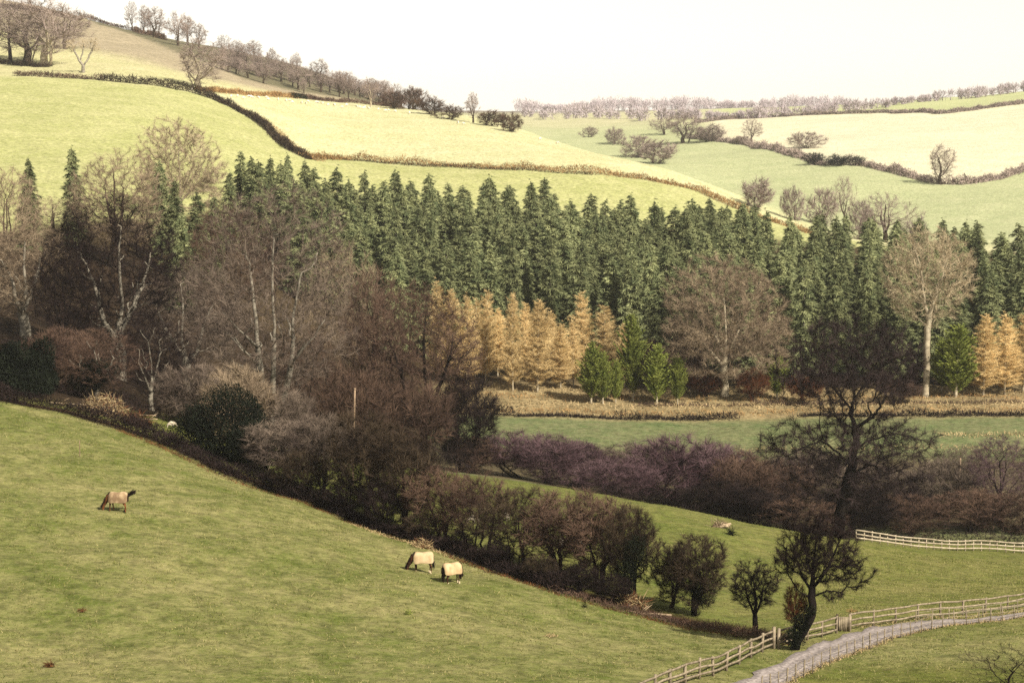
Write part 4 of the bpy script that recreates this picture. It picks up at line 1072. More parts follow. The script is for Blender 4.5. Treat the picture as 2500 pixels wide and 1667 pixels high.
strip('undergrowth', np.array([G(u, 214) for u in range(-60, 640, 80)]), 1.7, 5.0, 150, 0.6, 0.05, 'twig_dark', None, None, 52, gaps=0.0, step=0.8, kind='stuff')
strip('undergrowth', np.array([G(u, 236) for u in range(-60, 1150, 80)]), 3.2, 6.0, 150, 0.8, 0.05, 'twig_dark', None, None, 53, gaps=0.0, step=0.9, kind='stuff')  # coloured near-black to paint the shaded gaps behind the trunks
strip('undergrowth', np.array([G(u, 270) for u in range(-100, 1150, 80)]), 4.5, 9.0, 130, 1.0, 0.06, 'twig_dark', None, None, 54, gaps=0.0, step=1.0, kind='stuff')  # second row, near-black for the same painted shade deeper in the wood
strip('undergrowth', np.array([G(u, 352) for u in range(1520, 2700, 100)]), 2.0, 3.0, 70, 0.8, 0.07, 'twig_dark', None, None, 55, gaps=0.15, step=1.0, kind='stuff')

def woodland(name, lo, n, hh, ww, mat, seed, sl, sw, per, kind='stuff'):
    rng = np.random.default_rng(seed); g = Geo()
    for i in range(n):
        u = rng.uniform(lo[0][0], lo[-1][0]); d = np.interp(u, [a[0] for a in lo], [a[1] for a in lo]) + rng.uniform(-1, 1) * ww * 2
        p = G(u, d); h = hh * rng.uniform(0.6, 1.1) * (0.85 + 0.35 * math.sin(u * 0.021 + seed) * math.sin(u * 0.0073 + 1)) ; r = h * rng.uniform(0.3, 0.45)
        g.tube([p + (0, 0, -1), p + (0, 0, h * 0.5)], [0.4, 0.25], 4)
        P = dome(per, rng, p[0], p[1], p[2] + h * 0.55, r, r, h * 0.45, h * 0.45, 0.2)
        g.slivers(P, P - (p + np.array([0, 0, h * 0.3])) + rand_dirs(per, rng) * h * 0.2, sl * rng.uniform(0.5, 1.2, per), sw * rng.uniform(0.6, 1.3, per), rng)
    o = link(name, g.mesh(name), M[mat]); tag(o, kind=kind); return o
M['twig_hazed'] = mat_simple('twig_hazed', (0.29,0.24,0.25), (0.41,0.35,0.35), 0.05)  # pale mauve twigs with the distance haze mixed into the colour
woodland('woodland', [(1262, 2750), (1600, 2760), (2060, 2760)], 260, 18, 22, 'twig_hazed', 61, 4.0, 0.45, 130)
woodland('treeline', [(1640, 1500), (1900, 1490), (2050, 1500), (2300, 1600), (2560, 1700)], 190, 8.5, 10, 'twig_hazed', 62, 2.6, 0.32, 140)
woodland('woodland', [(1270, 1900), (1500, 1700), (1650, 1500)], 40, 11, 20, 'twig_hazed', 63, 3.2, 0.5, 120)

# trees of the hills
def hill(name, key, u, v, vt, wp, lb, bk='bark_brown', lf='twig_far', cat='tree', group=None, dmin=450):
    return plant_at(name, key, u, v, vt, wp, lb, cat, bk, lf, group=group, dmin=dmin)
GT = 'bare trees at the top left of the hill'
for i, (u, v, vt, wp, lb) in enumerate([(25, 148, 5, 90, 'leftmost of the big bare trees in the top left corner'), (62, 152, 0, 120, 'big bare tree in the top left clump with a dark ivied foot'), (112, 160, 8, 130, 'bare tree with pale trunk at the right of the top left clump'), (160, 120, 25, 90, 'bare tree crown behind the right end of the top left clump')]):
    hill('bare_tree', 'far%d' % ((i * 5 + 1) % 6), u, v, vt - 14, wp * 1.4, lb, 'bark_pale' if i == 2 else 'bark_brown', group=GT)
hill('forked_tree', 'vee', 203, 178, 92, 84, 'small V-shaped bare tree standing alone above the dark hedge', 'bark_grey', 'twig_pale').rotation_euler = (0, 0, 0)
hill('spreading_tree', 'far0', 489, 220, 92, 135, 'lone spreading bare tree with pale trunk where the hill hedges meet', 'bark_pale', 'twig_far')
GS = 'bare trees along the hill skyline'
for i, (u, v, vt, wp, lb) in enumerate([(322, 68, 2, 34, 'thin leftmost skyline tree, two slender stems'), (352, 76, 12, 30, 'slender skyline tree second from the left'), (378, 92, 15, 52, 'bushy skyline tree with ivy-dark foot'), (435, 112, 26, 60, 'tallest round-headed skyline tree left of the lone spreading tree'), (458, 112, 40, 40, 'thin skyline tree just right of the round-headed one'), (486, 118, 56, 40, 'small skyline tree behind the lone spreading tree'), (548, 135, 85, 44, 'faint skyline tree right of the lone spreading tree'), (620, 150, 98, 40, 'pale thin skyline tree above the dark wooded slope')]):
    hill('skyline_tree', 'far%d' % ((i * 5 + 1) % 6), u, v, vt, wp * 1.2, lb, group=GS)
rw = np.random.default_rng(31)
for i in range(48):
    u = 545 + i * 9.6 + rw.normal(0, 9); vb = np.interp(u, [540, 640, 760, 860, 960, 1010], [172, 205, 236, 250, 262, 268]); vs = np.interp(u, [540, 640, 800, 900, 1010], [135, 152, 188, 215, 250])
    v = vb - rw.uniform(0.0, 0.75) * max(4, vb - vs - 8)
    hill('slope_tree', 'far%d' % int(rw.integers(6)), u, v, v - rw.uniform(34, 70) * (1 if u < 860 else 0.8), rw.uniform(26, 60), 'bare tree among others on the dark wooded slope under the skyline', 'bark_brown', 'twig_far', group='bare trees on the wooded slope')
for i, (u, v, vt, wp, lb) in enumerate([(905, 262, 188, 34, 'pale bent tree at the edge of the pale field, against dark trees'), (1005, 268, 210, 76, 'round bushy tree breaking the skyline right of the wooded slope'), (960, 266, 222, 70, 'dark bush left of the round bushy skyline tree'), (1050, 280, 235, 60, 'brown bush right of the round bushy skyline tree'), (1100, 292, 255, 66, 'wide brown bush before the thin skyline tree'), (1155, 300, 224, 36, 'thin tall two-stemmed tree alone on the skyline'), (1200, 308, 268, 60, 'dense dark bush left part of the rounded clump at the skyline end'), (1248, 322, 274, 72, 'big rounded brown bush at the right end of the skyline hedge')]):
    b = 'bush' if 'bush' in lb and 'tree' not in lb.split(' ')[2:4] else 'tree'
    hill('skyline_bush' if 'bush' in lb else 'skyline_tree', 'far2' if wp < 40 else 'farbush%d' % (i % 3), u, v, vt, wp * 1.25, lb, 'bark_pale' if 'pale' in lb else 'bark_brown', 'twig_far' if wp < 40 else 'twig_brown', 'bush' if 'bush' in lb else 'tree')
for i, (u, v, vt, wp, lb) in enumerate([
    (1835, 346, 290, 56, 'bare tree over the hedge left of the far straw field'), (2297, 450, 352, 64, 'lone bare tree in the dip of the hedge under the far straw field'),
    (1965, 362, 322, 80, 'pair of bushy trees inside the far straw field near its hedge'), (1735, 345, 302, 70, 'dark bush at the left end of the far straw field hedge'), (1815, 352, 330, 50, 'dark bush beside the bare tree left of the far straw field'),
    (1990, 402, 372, 50, 'dark evergreen bush in the hedge below the straw field, left one'), (2050, 404, 376, 60, 'dark evergreen bush in the hedge below the straw field, middle one'), (2095, 404, 380, 40, 'small dark evergreen bush at the right of the evergreen three'),
    (1670, 350, 275, 80, 'pale bare tree in the valley hedge, left of the straw field'), (1620, 330, 285, 60, 'brown tree in the valley hedge nearest the skyline clump'), (1500, 352, 310, 60, 'dark bush in the green valley beyond the pale field spur'), (1560, 385, 330, 90, 'broad bare bush rising just behind the spur of the pale field'), (1610, 400, 340, 80, 'feathery bush behind the spur, right of the broad one'), (1440, 335, 308, 40, 'small bush on the valley side just above the spur')]):
    ev = 'evergreen' in lb
    hill('valley_bush' if 'bush' in lb and 'bushy' not in lb else 'valley_tree', ('farbush%d' % (i % 3)) if 'bush' in lb else 'far%d' % ((i * 5 + 1) % 6), u, v, vt, wp * 1.2, lb, 'bark_brown', 'yew' if ev else 'twig_far', 'bush' if 'bush' in lb and 'bushy' not in lb else 'tree', dmin=640, group=None)
for i, (u, d, vt, wp, lb) in enumerate([(1850, 600, 410, 80, 'bare bush rising behind the orange bracken of the spur, left one'), (1935, 600, 430, 70, 'bare bush rising behind the orange bracken, middle one'), (2010, 610, 436, 80, 'brown bush behind the bracken, right one'), (2060, 640, 405, 60, 'taller feathery tree behind the orange bracken'), (2160, 565, 462, 140, 'wide bare tree standing at the right end of the plantation skyline'), (2100, 560, 480, 70, 'brown bush left of the wide bare tree at the plantation skyline'), (2235, 545, 520, 60, 'dark bush low on the plantation skyline')]):
    vt += 22 if u < 2100 else 8
    plant_px('spur_tree' if 'tree' in lb[:30] else 'spur_bush', 'far1' if 'tree' in lb[:22] else 'farbush%d' % (i % 3), u, d, vt, wp * 1.15, lb, 'tree' if 'tree' in lb[:30] else 'bush', 'bark_brown', 'twig_far')

# ------------------------------------------------------------------ lane and fences
def lane():
    Lf = path_px([(1640,1740),(1791,1667),(1929,1603),(2052,1553),(2174,1526),(2365,1511),(2500,1495),(2700,1470)])
    Rt = path_px([(1800,1740),(1929,1667),(1983,1638),(2059,1605),(2174,1560),(2289,1533),(2500,1506),(2700,1482)])
    n = 90
    def rs(P):
        s = np.concatenate([[0], np.cumsum(np.linalg.norm(np.diff(P[:, :2], axis=0), axis=1))])
        C = smooth_curve(P, 400); t = np.linspace(0, 399, n).astype(int)
        return C[t]
    A, B = rs(Lf), rs(Rt)
    rng = np.random.default_rng(3)
    w = 9
    V = []
    for i in range(n):
        a = A[i] + (B[i] - A[i]) * (rng.normal(0, 0.03) + 0.05 * math.sin(i * 0.9)); b = B[i] + (B[i] - A[i]) * (rng.normal(0, 0.03) + 0.05 * math.sin(i * 0.7 + 1))
        for j in range(w):
            p = a + (b - a) * j / (w - 1)
            V.append([p[0], p[1], 0])
    V = np.array(V); V[:, 2] = H(V[:, 0], V[:, 1]) + 0.05
    k = np.arange(n * w).reshape(n, w)
    q = np.stack([k[:-1, :-1], k[:-1, 1:], k[1:, 1:], k[1:, :-1]], -1).reshape(-1, 4)
    me = mesh_np('lane', V, [q], True)
    at = me.attributes.new('wear', 'FLOAT', 'POINT')
    at.data.foreach_set('value', np.tile(np.array([0.55, 0.9, 1.18, 0.95, 0.68, 0.95, 1.18, 0.9, 0.55]), n).astype(np.float32))
    m = M['gravel']; nt = m.node_tree
    an = nt.nodes.new('ShaderNodeAttribute'); an.attribute_name = 'wear'
    vm = nt.nodes.new('ShaderNodeVectorMath'); vm.operation = 'SCALE'
    bs = [x for x in nt.nodes if x.type == 'BSDF_PRINCIPLED'][0]; src = bs.inputs['Base Color'].links[0].from_socket
    nt.links.new(src, vm.inputs[0]); nt.links.new(an.outputs['Fac'], vm.inputs['Scale']); nt.links.new(vm.outputs[0], bs.inputs['Base Color'])
    o = link('lane', me, m); tag(o, kind='structure')
    C = 0.5 * (A + B)
    strip('grass_verge', C[4:80], 0.05, 0.7, 30, 0.16, 0.03, 'dry_grass', None, None, 71, kind='stuff', gaps=0.35, step=0.5)
    strip('dead_grass', B[2:85], 0.16, 0.5, 60, 0.25, 0.03, 'dry_grass', None, None, 72, kind='stuff', step=0.5, gaps=0.2)
    strip('dead_grass', A[45:85] + np.array([0, 1.0, 0]), 0.12, 1.6, 60, 0.25, 0.03, 'dry_grass', None, None, 73, kind='stuff', step=0.5, gaps=0.2)
    return A, B
LANE_A, LANE_B = lane()

def fence(name, line, spacing, ph, rails, rw, rh, pw, mat, label, seed, group=None, drop=0.0, jit=0.03, cat='fence'):
    rng = np.random.default_rng(seed)
    P = resample(line, spacing)
    o = empty(name, P[0]); tag(o, label, cat, group)
    c0 = P[0]
    pm = None
    for i, p in enumerate(P):
        if pm is None:
            g = Geo()
            for zc, sx in ((ph * 0.5 - 0.15, 1.0),):
                g.box((0, 0, zc), pw, pw, ph + 0.3, 0, 0.006, rng)
            pm = g.mesh('post')
        q = bpy.data.objects.new('post', pm); COL.objects.link(q); q.parent = o
        if not pm.materials: pm.materials.append(M[mat])
        q.location = Vector(p - c0); q.location.z -= drop
        q.rotation_euler = (rng.normal(0, jit), rng.normal(0, jit), rng.uniform(0, 3))
        q.scale = (1, 1, rng.uniform(0.95, 1.07))
    F = resample(line, 0.6)
    for hz_ in rails:
        Q = F - c0
        n = len(Q)
        wob = np.interp(np.arange(n), np.arange(0, n + 3, 3), rng.normal(0, 0.025, len(np.arange(0, n + 3, 3))))
        Q = Q + np.stack([np.zeros(n), np.full(n, -pw * 0.5 - rw * 0.4), hz_ + wob - drop], 1)
        T = np.gradient(Q, axis=0); T[:, 2] = 0; T /= np.linalg.norm(T, axis=1)[:, None]
        Nn = np.stack([-T[:, 1], T[:, 0], np.zeros(n)], 1)
        V = np.stack([Q - Nn * rw / 2 - [0, 0, rh / 2], Q + Nn * rw / 2 - [0, 0, rh / 2], Q + Nn * rw / 2 + [0, 0, rh / 2], Q - Nn * rw / 2 + [0, 0, rh / 2]], 1).reshape(-1, 3)
        k = np.arange(n - 1)[:, None] * 4; fl = []
        for a, b in ((0, 1), (1, 2), (2, 3), (3, 0)):
            fl.append(np.concatenate([k + a, k + b, k + 4 + b, k + 4 + a], 1))
        fl.append(np.array([[0, 3, 2, 1], [n * 4 - 4, n * 4 - 3, n * 4 - 2, n * 4 - 1]]))
        me = mesh_np('rail', V, [np.concatenate(fl)])
        link('rail' if rh > 0.03 else 'wire', me, M[mat if rh > 0.03 else 'wire'], o)
    return o
RAILS = (0.28, 0.66, 1.06)
fb = [(1440,1757),(1600,1700),(1715,1655),(1830,1606),(1887,1582)]
FA = path_px(fb); fence('rail_fence', FA, 2.4, 1.15, RAILS, 0.07, 0.12, 0.13, 'wood_rail', 'weathered three-rail fence climbing from the bottom edge to the corner post', 81)
FB = path_px([(1900,1580),(1945,1568),(1990,1558),(2042,1545)]); fence('rail_fence', FB, 2.2, 1.10, RAILS, 0.07, 0.12, 0.12, 'wood_rail', 'short three-rail fence panel passing behind the ivy-clad leaning tree', 82)
FC = path_px([(2076,1537),(2140,1527),(2212,1517),(2365,1499),(2500,1482),(2720,1455)]); fence('rail_fence', FC, 2.6, 1.12, RAILS, 0.07, 0.11, 0.11, 'wood_rail', 'long three-rail fence following the lane to the right edge', 83)
FD = path_px([(1850,1690),(1932,1664),(1986,1636),(2062,1603),(2177,1558),(2292,1531),(2500,1504),(2700,1479)]); fence('wire_fence', FD + np.array([0.15, -0.15, 0]), 1.5, 1.0, (0.3, 0.6, 0.9), 0.012, 0.014, 0.06, 'wood_rail', 'thin stake and wire fence along the near edge of the lane', 84)
FE = path_px([(2235,1522),(2365,1510),(2500,1493),(2700,1468)]); fence('wire_fence', FE, 1.9, 0.9, (0.45, 0.8), 0.012, 0.014, 0.05, 'wood_rail', 'thin stake and wire fence on the far verge of the lane, right part', 85)
ff = np.array([G(u, d) for u, d in [(2090, 209), (2200, 211), (2300, 213), (2400, 214.5), (2500, 215.5), (2700, 217)]])
fence('rail_fence', ff, 0.95, 1.15, (0.30, 0.68, 1.08), 0.06, 0.15, 0.10, 'wood_white', 'pale closely posted rail fence far off along the meadow crest at the right', 86)
# corner posts and the board hurdle
def post_thing(name, p, h, w, mat, label, cat, twin=0.0, cap=True, seed=0):
    rng = np.random.default_rng(seed); g = Geo()
    g.box((0, 0, h / 2 - 0.2), w, w, h + 0.4, 0.2, 0.008, rng)
    if twin: g.box((twin, 0.05, h / 2 - 0.25), w, w, h + 0.3, 0.1, 0.008, rng)
    o = link(name, g.mesh(name), M[mat]); o.location = p; tag(o, label, cat); return o
post_thing('gate_post', GP(1889, 1583), 1.38, 0.17, 'wood_rail', 'stout twin gate post where the two rail fences meet beside the leaning tree', 'post', 0.30, seed=1)
hp = GP(2059, 1541)
hb = empty('board_hurdle', hp); tag(hb, 'solid pale board hurdle closing the gap in the rail fence right of the leaning tree', 'hurdle')
rng_ = np.random.default_rng(8); g = Geo()
for k in range(5): g.box((-0.28 + 0.14 * k, 0, 0.5), 0.132, 0.03, 1.0, 0, 0.006, rng_)
link('boards', g.mesh('boards'), M['wood_rail'], hb)
for sx in (-0.42, 0.42):
    g = Geo(); g.box((sx, 0.03, 0.5), 0.14, 0.14, 1.35, 0, 0.006, rng_); link('post', g.mesh('post'), M['wood_dark' if sx < 0 else 'wood_rail'], hb)

def pole(name, p, h, r, mat, label, cat, lean=0.0, cap=False):
    g = Geo(); z = np.linspace(-0.4, h, 8)
    g.tube(np.stack([z * lean, z * 0, z], 1), r * (1.1 - 0.25 * z / h), 8)
    if cap: g.tube([(h * lean, 0, h - 0.02), (h * lean, 0, h + 0.10)], [r * 1.25, r * 1.0], 8)
    o = link(name, g.mesh(name, True), M[mat]); o.location = p; tag(o, label, cat); return o
pp = G(861, 188); pole('wooden_pole', pp, top_height(pp, 950), 0.10, 'wood_pole', 'tall pale wooden pole standing up out of the hedge thicket', 'pole', 0.03, True)
pp = GP(195, 1114); pole('stake', pp, top_height(pp, 1076), 0.035, 'wood_pole', 'thin faint stake standing in the open grass near the top of the field', 'stake')
pp = G(2342, 258); pole('stake', pp, top_height(pp, 1118), 0.13, 'wood_pole', 'pale stump-like post among the scrub above the pale rail fence', 'post')

def log(p, length, r, rz, label, mat='log', tilt=0.0, seed=0, branches=2):
    rng = np.random.default_rng(seed); g = Geo()
    x = np.linspace(-length / 2, length / 2, 9)
    g.tube(np.stack([x, rng.normal(0, r * 0.25, 9), r * 0.6 + x * tilt + rng.normal(0, r * 0.15, 9)], 1), r * np.linspace(1.1, 0.6, 9), 7)
    for k in range(branches):
        a = rng.uniform(-0.3, 0.4) * length
        g.tube([(a, 0, r * 0.5), (a + 0.35, rng.uniform(-.3, .3), r + 0.35), (a + 0.6, rng.uniform(-.5, .5), r + 0.5)], [r * 0.45, r * 0.35, r * 0.12], 5)
    o = link('fallen_log', g.mesh('fallen_log', True), M[mat]); o.location = p; o.rotation_euler = (0, 0, rz); tag(o, label, 'log'); return o
log(GP(1580, 1500), 3.3, 0.11, -0.25, 'long pale fallen log lying at the field edge below the gap in the hedge', seed=1)
log(GP(1850, 1552), 2.6, 0.07, -0.1, 'thin dead branch on the grass at the foot of the small round-headed tree', 'log', seed=5, branches=1)
for i, (u, v, L_, rz, lb) in enumerate([(342, 985, 3.2, -0.12, 'upper of two pale poles lying across the brush pile'), (348, 1002, 3.0, -0.16, 'lower of two pale poles lying across the brush pile'), (165, 985, 4.2, -0.4, 'grey fallen pole at the left of the brush pile')]):
    p = G(u, 196 - i); p[2] += 0.5 + 0.25 * (i == 0); log(p, L_, 0.085, rz, lb, seed=10 + i, branches=1)
def brush(name, p, w, h, n, mats, label, cat, seed, sl=1.0):
    rng = np.random.default_rng(seed); e = empty(name, p); tag(e, label, cat)
    for mt, k in mats:
        g = Geo(); m = int(n * k)
        P = dome(m, rng, 0, 0, 0.1, w / 2, w / 3, h, 0.1, 0.1)
        g.slivers(P, rand_dirs(m, rng) + np.array([0, 0, .2]), rng.uniform(0.3, 1.0, m) * sl, rng.uniform(0.02, 0.07, m) * (0.4 + 0.6 * sl), rng)
        link('dead_leaves' if mt != 'log' else 'branches', g.mesh('brush'), M[mt], e)
    return e
brush('brush_pile', G(250, 195), 5.0, 2.0, 2200, [('dry_grass', 0.5), ('log', 0.3), ('twig_red', 0.3)], 'ochre heap of cut brush at the top edge of the field', 'brush pile', 91)
brush('brush_pile', G(330, 192), 3.4, 1.2, 1300, [('twig_red', 0.6), ('twig_dark', 0.5)], 'dark russet brush lying below the two pale poles', 'brush pile', 92)
brush('brush_pile', GP(1535, 1478), 2.6, 0.8, 900, [('dry_grass', 0.5), ('twig_red', 0.4)], 'dry brown brush under the ivy stump at the end of the hedge', 'brush pile', 93)
brush('brush_pile', GP(1030, 1336), 1.8, 0.7, 700, [('dry_grass', 0.6), ('twig_red', 0.4)], 'tan dead growth on the field edge just above the cream rugged horse', 'brush pile', 94, 0.4)
e = brush('log_heap', GP(1757, 1287), 1.7, 0.55, 260, [('log', 1.0)], 'small heap of grey logs on the open meadow', 'log heap', 95)
for k in range(4):
    g = Geo(); x = np.linspace(-.8, .8, 6); g.tube(np.stack([x + 0.1 * k, np.full(6, -0.25 + 0.16 * k), 0.12 + 0.13 * (k % 2) + x * 0.08], 1), np.full(6, 0.10), 6); link('log', g.mesh('log', True), M['log'], e)
brush('dark_tuft', GP(1786, 1306), 0.6, 0.35, 160, [('ivy', 1.0)], 'small dark tuft right of the log heap on the meadow', 'tuft', 96)
brush('dead_tuft', GP(122, 1628), 0.6, 0.12, 120, [('rust_litter', 1.0)], 'small rust-brown dead tuft low at the left of the near field', 'tuft', 97, 0.4)

for i, (u, v, w_, h_, mt, lb) in enumerate([(1428, 1482, 0.5, 0.45, 'ivy', 'dark thistle tuft on the near field below the hedge end'), (998, 1500, 0.5, 0.3, 'cypress', 'bright green nettle tuft alone below the cream rugged horse'), (200, 1494, 0.6, 0.08, 'rust_litter', 'faint rusty dead patch below the lone chestnut horse'), (2080, 1494, 0.9, 0.08, 'bracken', 'orange dead patch behind the fence right of the leaning tree'), (1345, 1555, 1.0, 0.06, 'dry_grass', 'pale dead grass patch in the near field')]):
    brush('tuft', GP(u, v), w_, h_, 110, [(mt, 1.0)], lb, 'tuft', 120 + i, 0.28)
# grass of the near field: tufts one can make out only as texture
def grass(name, n, u0, u1, d0, d1, mat, seed, L_=(0.10, 0.26), W_=0.03, field=True):
    rng = np.random.default_rng(seed)
    d = np.sqrt(rng.uniform(d0 ** 2, d1 ** 2, n)); u = rng.uniform(u0, u1, n)
    x = (u - CX) / FPX * d
    den = np.sin(x * 0.9 + 2 * np.sin(d * 0.5)) * np.sin(d * 0.7 + 1.5 * np.sin(x * 0.4)) + 0.6 * np.sin(x * 2.3 + d * 1.1)
    keep = rng.random(n) < np.clip(0.42 + 0.4 * den, 0.08, 1)
    uu = CX + FPX * x / d
    lim = np.interp(uu, UH, DH)
    keep &= np.where(uu < 1930, d < lim - 0.3, True) if field else np.where(uu < 1930, d > lim + 1, d > 122)
    # clear of the lane
    lu = CX + FPX * LANE_A[:, 0] / LANE_A[:, 1]; ln = CX + FPX * LANE_B[:, 0] / LANE_B[:, 1]
    ka, kb = np.argsort(lu), np.argsort(ln)
    da = np.interp(uu, lu[ka], LANE_A[ka, 1], left=-1, right=-1); db = np.interp(uu, ln[kb], LANE_B[kb, 1], left=-2, right=-2)
    keep &= ~((d < da + 0.2) & (d > db - 0.2))
    x, d = x[keep], d[keep]
    z = H(x, d); m = len(x)
    P = np.stack([x, d, z - 0.01], 1)
    g = Geo()
    g.slivers(P, rand_dirs(m, rng) * 0.8 + np.array([0, 0, 1.0]), rng.uniform(L_[0], L_[1], m), W_ * rng.uniform(0.6, 1.5, m), rng, droop=0.25)
    o = link(name, g.mesh(name), M[mat]); tag(o, kind='stuff'); return o
M['grass_green'] = mat_simple('grass_green', (0.060,0.075,0.016), (0.15,0.155,0.036), 0.8, objvar=0.0, trans=0.2)
M['grass_straw'] = mat_simple('grass_straw', (0.16,0.145,0.055), (0.33,0.28,0.125), 0.8, objvar=0.0, trans=0.2)
grass('grass', 150000, -80, 2600, 98, 200, 'grass_green', 301)
grass('grass', 90000, -80, 2600, 98, 200, 'grass_straw', 302)
grass('grass', 50000, 600, 2600, 122, 222, 'grass_green', 303, field=False)

# ------------------------------------------------------------------ animals
def skin_mesh(name, verts, edges, sub=2):
    me = bpy.data.meshes.new(name)
    me.from_pydata([v[:3] for v in verts], edges, [])
    o = bpy.data.objects.new(name + '_tmp', me); COL.objects.link(o)
    sk = o.modifiers.new('skin', 'SKIN')
    for i, v in enumerate(verts):
        me.skin_vertices[0].data[i].radius = (v[3], v[4] if len(v) > 4 else v[3])
        me.skin_vertices[0].data[i].use_root = (i == 0)
    sk.use_smooth_shade = True
    sb = o.modifiers.new('sub', 'SUBSURF'); sb.levels = sub; sb.render_levels = sub
    dg = bpy.context.evaluated_depsgraph_get()
    ev = o.evaluated_get(dg)
    out = bpy.data.meshes.new_from_object(ev, depsgraph=dg)
    out.name = name
    bpy.data.objects.remove(o)
    for p in out.polygons: p.use_smooth = True
    return out

def horse(p, rz, label, coat, rug, tail_dir=(-0.12, 0, -1), neck_y=0.0, pale_feet=False, seed=0, step=0.0):
    rng = np.random.default_rng(seed)
    V = [(-0.62,0,1.13,.29,.27), (-0.25,0,1.06,.31,.29), (0.12,0,1.03,.31,.30), (0.48,0,1.08,.27,.29),
         (0.76,neck_y*0.2,1.03,.19,.26), (1.00,neck_y*0.5,0.76,.14,.22), (1.18,neck_y*0.8,0.50,.105,.16), (1.24,neck_y,0.36,.105,.13), (1.25,neck_y*1.05,0.20,.075,.085), (1.23,neck_y*1.1,0.07,.065,.065)]
    E = [(i, i + 1) for i in range(9)]
    def chain(root, pts):
        k = root
        for q in pts:
            V.append(q); E.append((k, len(V) - 1)); k = len(V) - 1
    for s, dx in ((1, step), (-1, -step)):
        chain(3, [(0.50, s*.17, .80, .12, .13), (0.50 + dx*.5, s*.17, .56, .075, .08), (0.50 + dx*.8, s*.17, .40, .058), (0.48 + dx, s*.17, .14, .042), (0.51 + dx, s*.17, .06, .05), (0.53 + dx, s*.17, .0, .058)])
        chain(0, [(-0.66, s*.17, .86, .17, .20), (-0.58 - dx*.4, s*.18, .68, .115, .13), (-0.76 - dx*.7, s*.18, .44, .062, .07), (-0.74 - dx, s*.18, .15, .043), (-0.70 - dx, s*.18, .06, .05), (-0.68 - dx, s*.18, .0, .058)])
    for s in (1, -1):
        chain(7, [(1.20, neck_y + s*.06, .46, .03), (1.17, neck_y + s*.075, .54, .014)])
    e = empty('horse', p, rz, (0.82, 1.0, 1.03)); tag(e, label, 'horse', 'rugged horses grazing in the near field')
    link('body', skin_mesh('body', V, E), M[coat], e)
    # mane along the crest, tail at the dock
    g = Geo(); C = smooth_curve([(0.62,0,1.36),(0.86,neck_y*.3,1.16),(1.08,neck_y*.7,.82),(1.26,neck_y,.56),(1.33,neck_y,.42)], 60)
    P = np.repeat(C, 8, 0) + rng.normal(0, .03, (480, 3)); s = rng.choice([-1, 1], 480)
    g.slivers(P, np.stack([rng.normal(0, .25, 480), s * 0.7, -np.ones(480) * rng.uniform(.1, 1, 480)], 1), rng.uniform(.12, .30, 480), 0.05, rng); link('mane', g.mesh('mane'), M['horse_hair'], e)
    g = Geo(); td = np.array(tail_dir, float); P = np.array([-0.90, 0, 1.16]) + rng.normal(0, .025, (160, 3))
    T0 = smooth_curve([(-0.86,0,1.2), np.array([-0.93,0,1.10]), np.array([-0.93,0,1.10]) + td * 0.35, np.array([-0.95,0,1.08]) + td * 0.8], 8)
    g.tube(T0, [.05,.06,.075,.085,.085,.07,.045,.015], 7)
    g.slivers(P + td * rng.uniform(0, .35, (160, 1)), np.tile(td, (160, 1)) + rng.normal(0, .12, (160, 3)), rng.uniform(.45, .65, 160), .05, rng); link('tail', g.mesh('tail'), M['horse_hair'], e)
    # rug: a draped shell open underneath
    xs = np.array([-1.00, -0.94, -0.80, -0.55, -0.25, 0.10, 0.38, 0.58, 0.72])
    top = np.array([1.20, 1.36, 1.44, 1.45, 1.39, 1.37, 1.43, 1.40, 1.27]); wd = np.array([.22, .30, .35, .37, .39, .39, .36, .33, .27]); bt = np.array([.78, .70, .66, .66, .68, .70, .64, .62, .72])
    th = np.linspace(-1, 1, 15); rows = []
    for x, t, w, b in zip(xs, top, wd, bt):
        r = []
        for a in th:
            an = a * math.pi / 2
            if abs(a) > 0.62:   # hanging side
                f = (abs(a) - 0.62) / 0.38; zz = (t - 0.42) * (1 - f) + b * f; yy = math.copysign(w * (1.02 + 0.05 * f), a)
            else:
                f = a / 0.62; yy = w * math.sin(f * math.pi / 2); zz = t - 0.42 * (1 - math.cos(f * math.pi / 2)) ** 1.15
            r.append((x + rng.normal(0, .006), yy + rng.normal(0, .008), zz + rng.normal(0, .006)))
        rows.append(r)
    R = np.array(rows).reshape(-1, 3); k = np.arange(9 * 15).reshape(9, 15)
    me = mesh_np('rug', R, [np.stack([k[:-1, :-1], k[:-1, 1:], k[1:, 1:], k[1:, :-1]], -1).reshape(-1, 4)], True)
    o = link('rug', me, M[rug], e)
    so = o.modifiers.new('thick', 'SOLIDIFY'); so.thickness = 0.025; so.offset = 1
    su = o.modifiers.new('soft', 'SUBSURF'); su.levels = 1; su.render_levels = 1
    for i, (x, y) in enumerate([(0.53 + step, .17), (0.53 - step, -.17), (-0.68 - step, .18), (-0.68 + step, -.18)]):
        g = Geo(); g.tube([(x, y, -.03), (x + .01, y, .05), (x, y, .13)], [.075, .062, .05], 8); link('hoof', g.mesh('hoof', True), M['hoof' if pale_feet else 'horse_hair'], e)
    return e
def stand(u, v, dz=-0.03):
    p = GP(u, v); p[2] += dz; return p
horse(stand(286, 1248), math.pi - 0.12, 'chestnut horse in a tan patched rug grazing alone at the left, tail swished out', 'horse_chestnut', 'rug_tan', (-0.85, -0.2, 0.35), 0.05, seed=1, step=0.10)
horse(stand(1030, 1396), math.pi + 0.05, 'dark bay horse in a plain cream rug, grazing, upper of the two by the hedge', 'horse_bay', 'rug_cream', (-0.08, 0, -1), -0.05, True, seed=2, step=0.06)
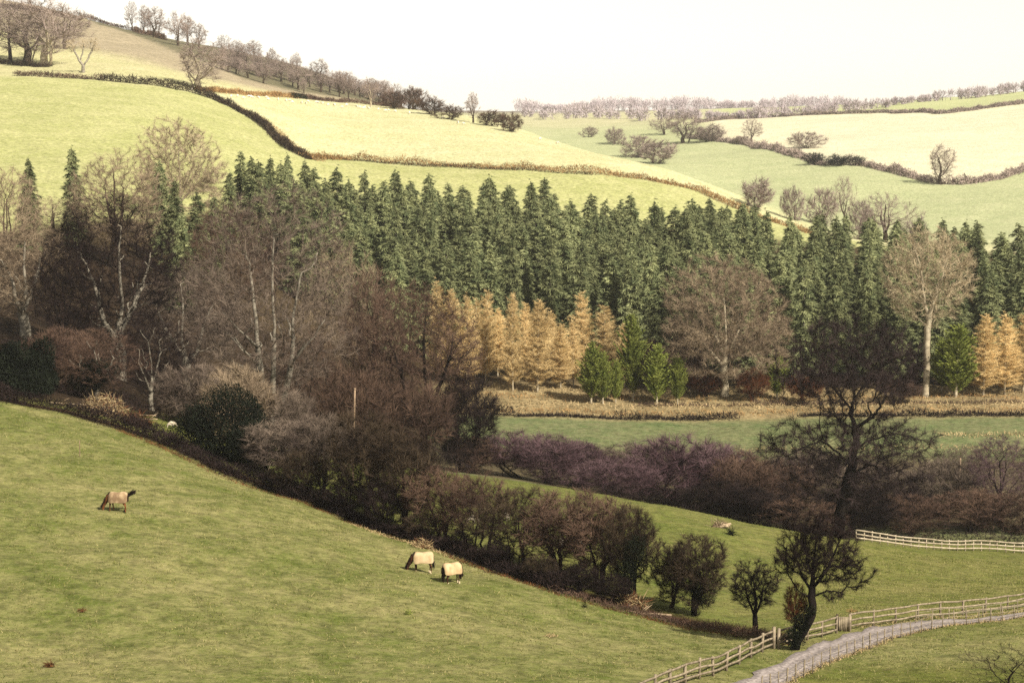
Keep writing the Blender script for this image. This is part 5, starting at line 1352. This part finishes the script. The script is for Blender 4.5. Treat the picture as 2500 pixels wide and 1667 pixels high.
horse(stand(1106, 1423), 0.62, 'dark horse in a buff rug with pale hooves, lower of the two by the hedge', 'horse_bay', 'rug_buff', (-0.15, -0.05, -1), 0.55, True, seed=3, step=0.05)

def sheep_mesh():
    V = [(-0.32,0,.52,.23,.24), (-0.05,0,.52,.27,.27), (0.25,0,.53,.23,.25), (0.45,0,.50,.13,.15), (0.58,0,.36,.09,.10), (0.66,0,.22,.07,.075), (0.70,0,.12,.05,.05)]
    E = [(i, i + 1) for i in range(6)]
    for r, x in ((0, -.33), (2, .27)):
        for s in (1, -1):
            V.append((x, s*.14, .32, .06)); E.append((r, len(V) - 1)); V.append((x, s*.14, .0, .035)); E.append((len(V) - 2, len(V) - 1))
    return skin_mesh('sheep', V, E, 1)
SH = sheep_mesh(); SH.materials.append(M['fleece'])
def sheep(p, rz, label, group, s=1.0):
    o = bpy.data.objects.new('sheep', SH); COL.objects.link(o); p = np.array(p); o.location = p; o.rotation_euler = (0, 0, rz); o.scale = (s,) * 3
    if 'meadow' in group:
        o.material_slots[0].link = 'OBJECT'; o.material_slots[0].material = M['fleece_shaded']
    tag(o, label, 'sheep', group)
GMS = 'sheep on the meadow behind the hedge'
for u, v, lb, rz in [(706, 1160, 'white sheep on the grass gap right of the black holly', 2.4), (1124, 1222, 'white sheep on the meadow seen through the hedge above the horses, highest one', 1.2), (1150, 1277, 'white sheep low behind the hedge stems, right above the buff rugged horse', 0.3),
    (1027, 1232, 'greyish sheep half hidden by twigs over the cream rugged horse', 2.9), (1236, 1270, 'sheep glimpsed between the leaning hedge stems', 2.0), (1382, 1285, 'sheep behind the leaning shrub near the middle of the hedge', 0.6), (1370, 1340, 'sheep between dark stems, left of two low in the hedge', 1.7), (1414, 1350, 'small pale sheep between dark stems, right of two low in the hedge', 2.6), (416, 1036, 'sheep on the green gap left of the black holly', 0.4)]:
    sheep(GP(u, v, dmin=165 if u > 1000 else 190) if u > 500 else G(u, 206), rz, lb, GMS)
rs_ = np.random.default_rng(55)
for i in range(34):
    u = 560 + i * 13 + rs_.normal(0, 5); v = np.interp(u, [560, 660, 760, 880, 1010], [233, 243, 252, 262, 275]) + rs_.uniform(-2, 6)
    sheep(GP(u, v, dmin=450), rs_.uniform(0, 6.28), 'white sheep in the long line grazing along the top of the pale field', 'sheep along the top of the pale field', 1.25)
for u, v, lb in [(1083, 290, 'pale sheep alone left of the pair on the spur crest'), (1118, 302, 'sheep on the spur crest under the thin skyline tree'), (1130, 305, 'second sheep beside the one under the thin skyline tree'), (1318, 342, 'large pale sheep on the spur crest right of the rounded bush'), (1360, 352, 'small sheep furthest down the spur crest'), (468, 222, 'sheep standing left of the lone spreading tree trunk')]:
    sheep(GP(u, v, dmin=450), rs_.uniform(0, 6.28), lb, 'sheep on the hill crest', 1.3)
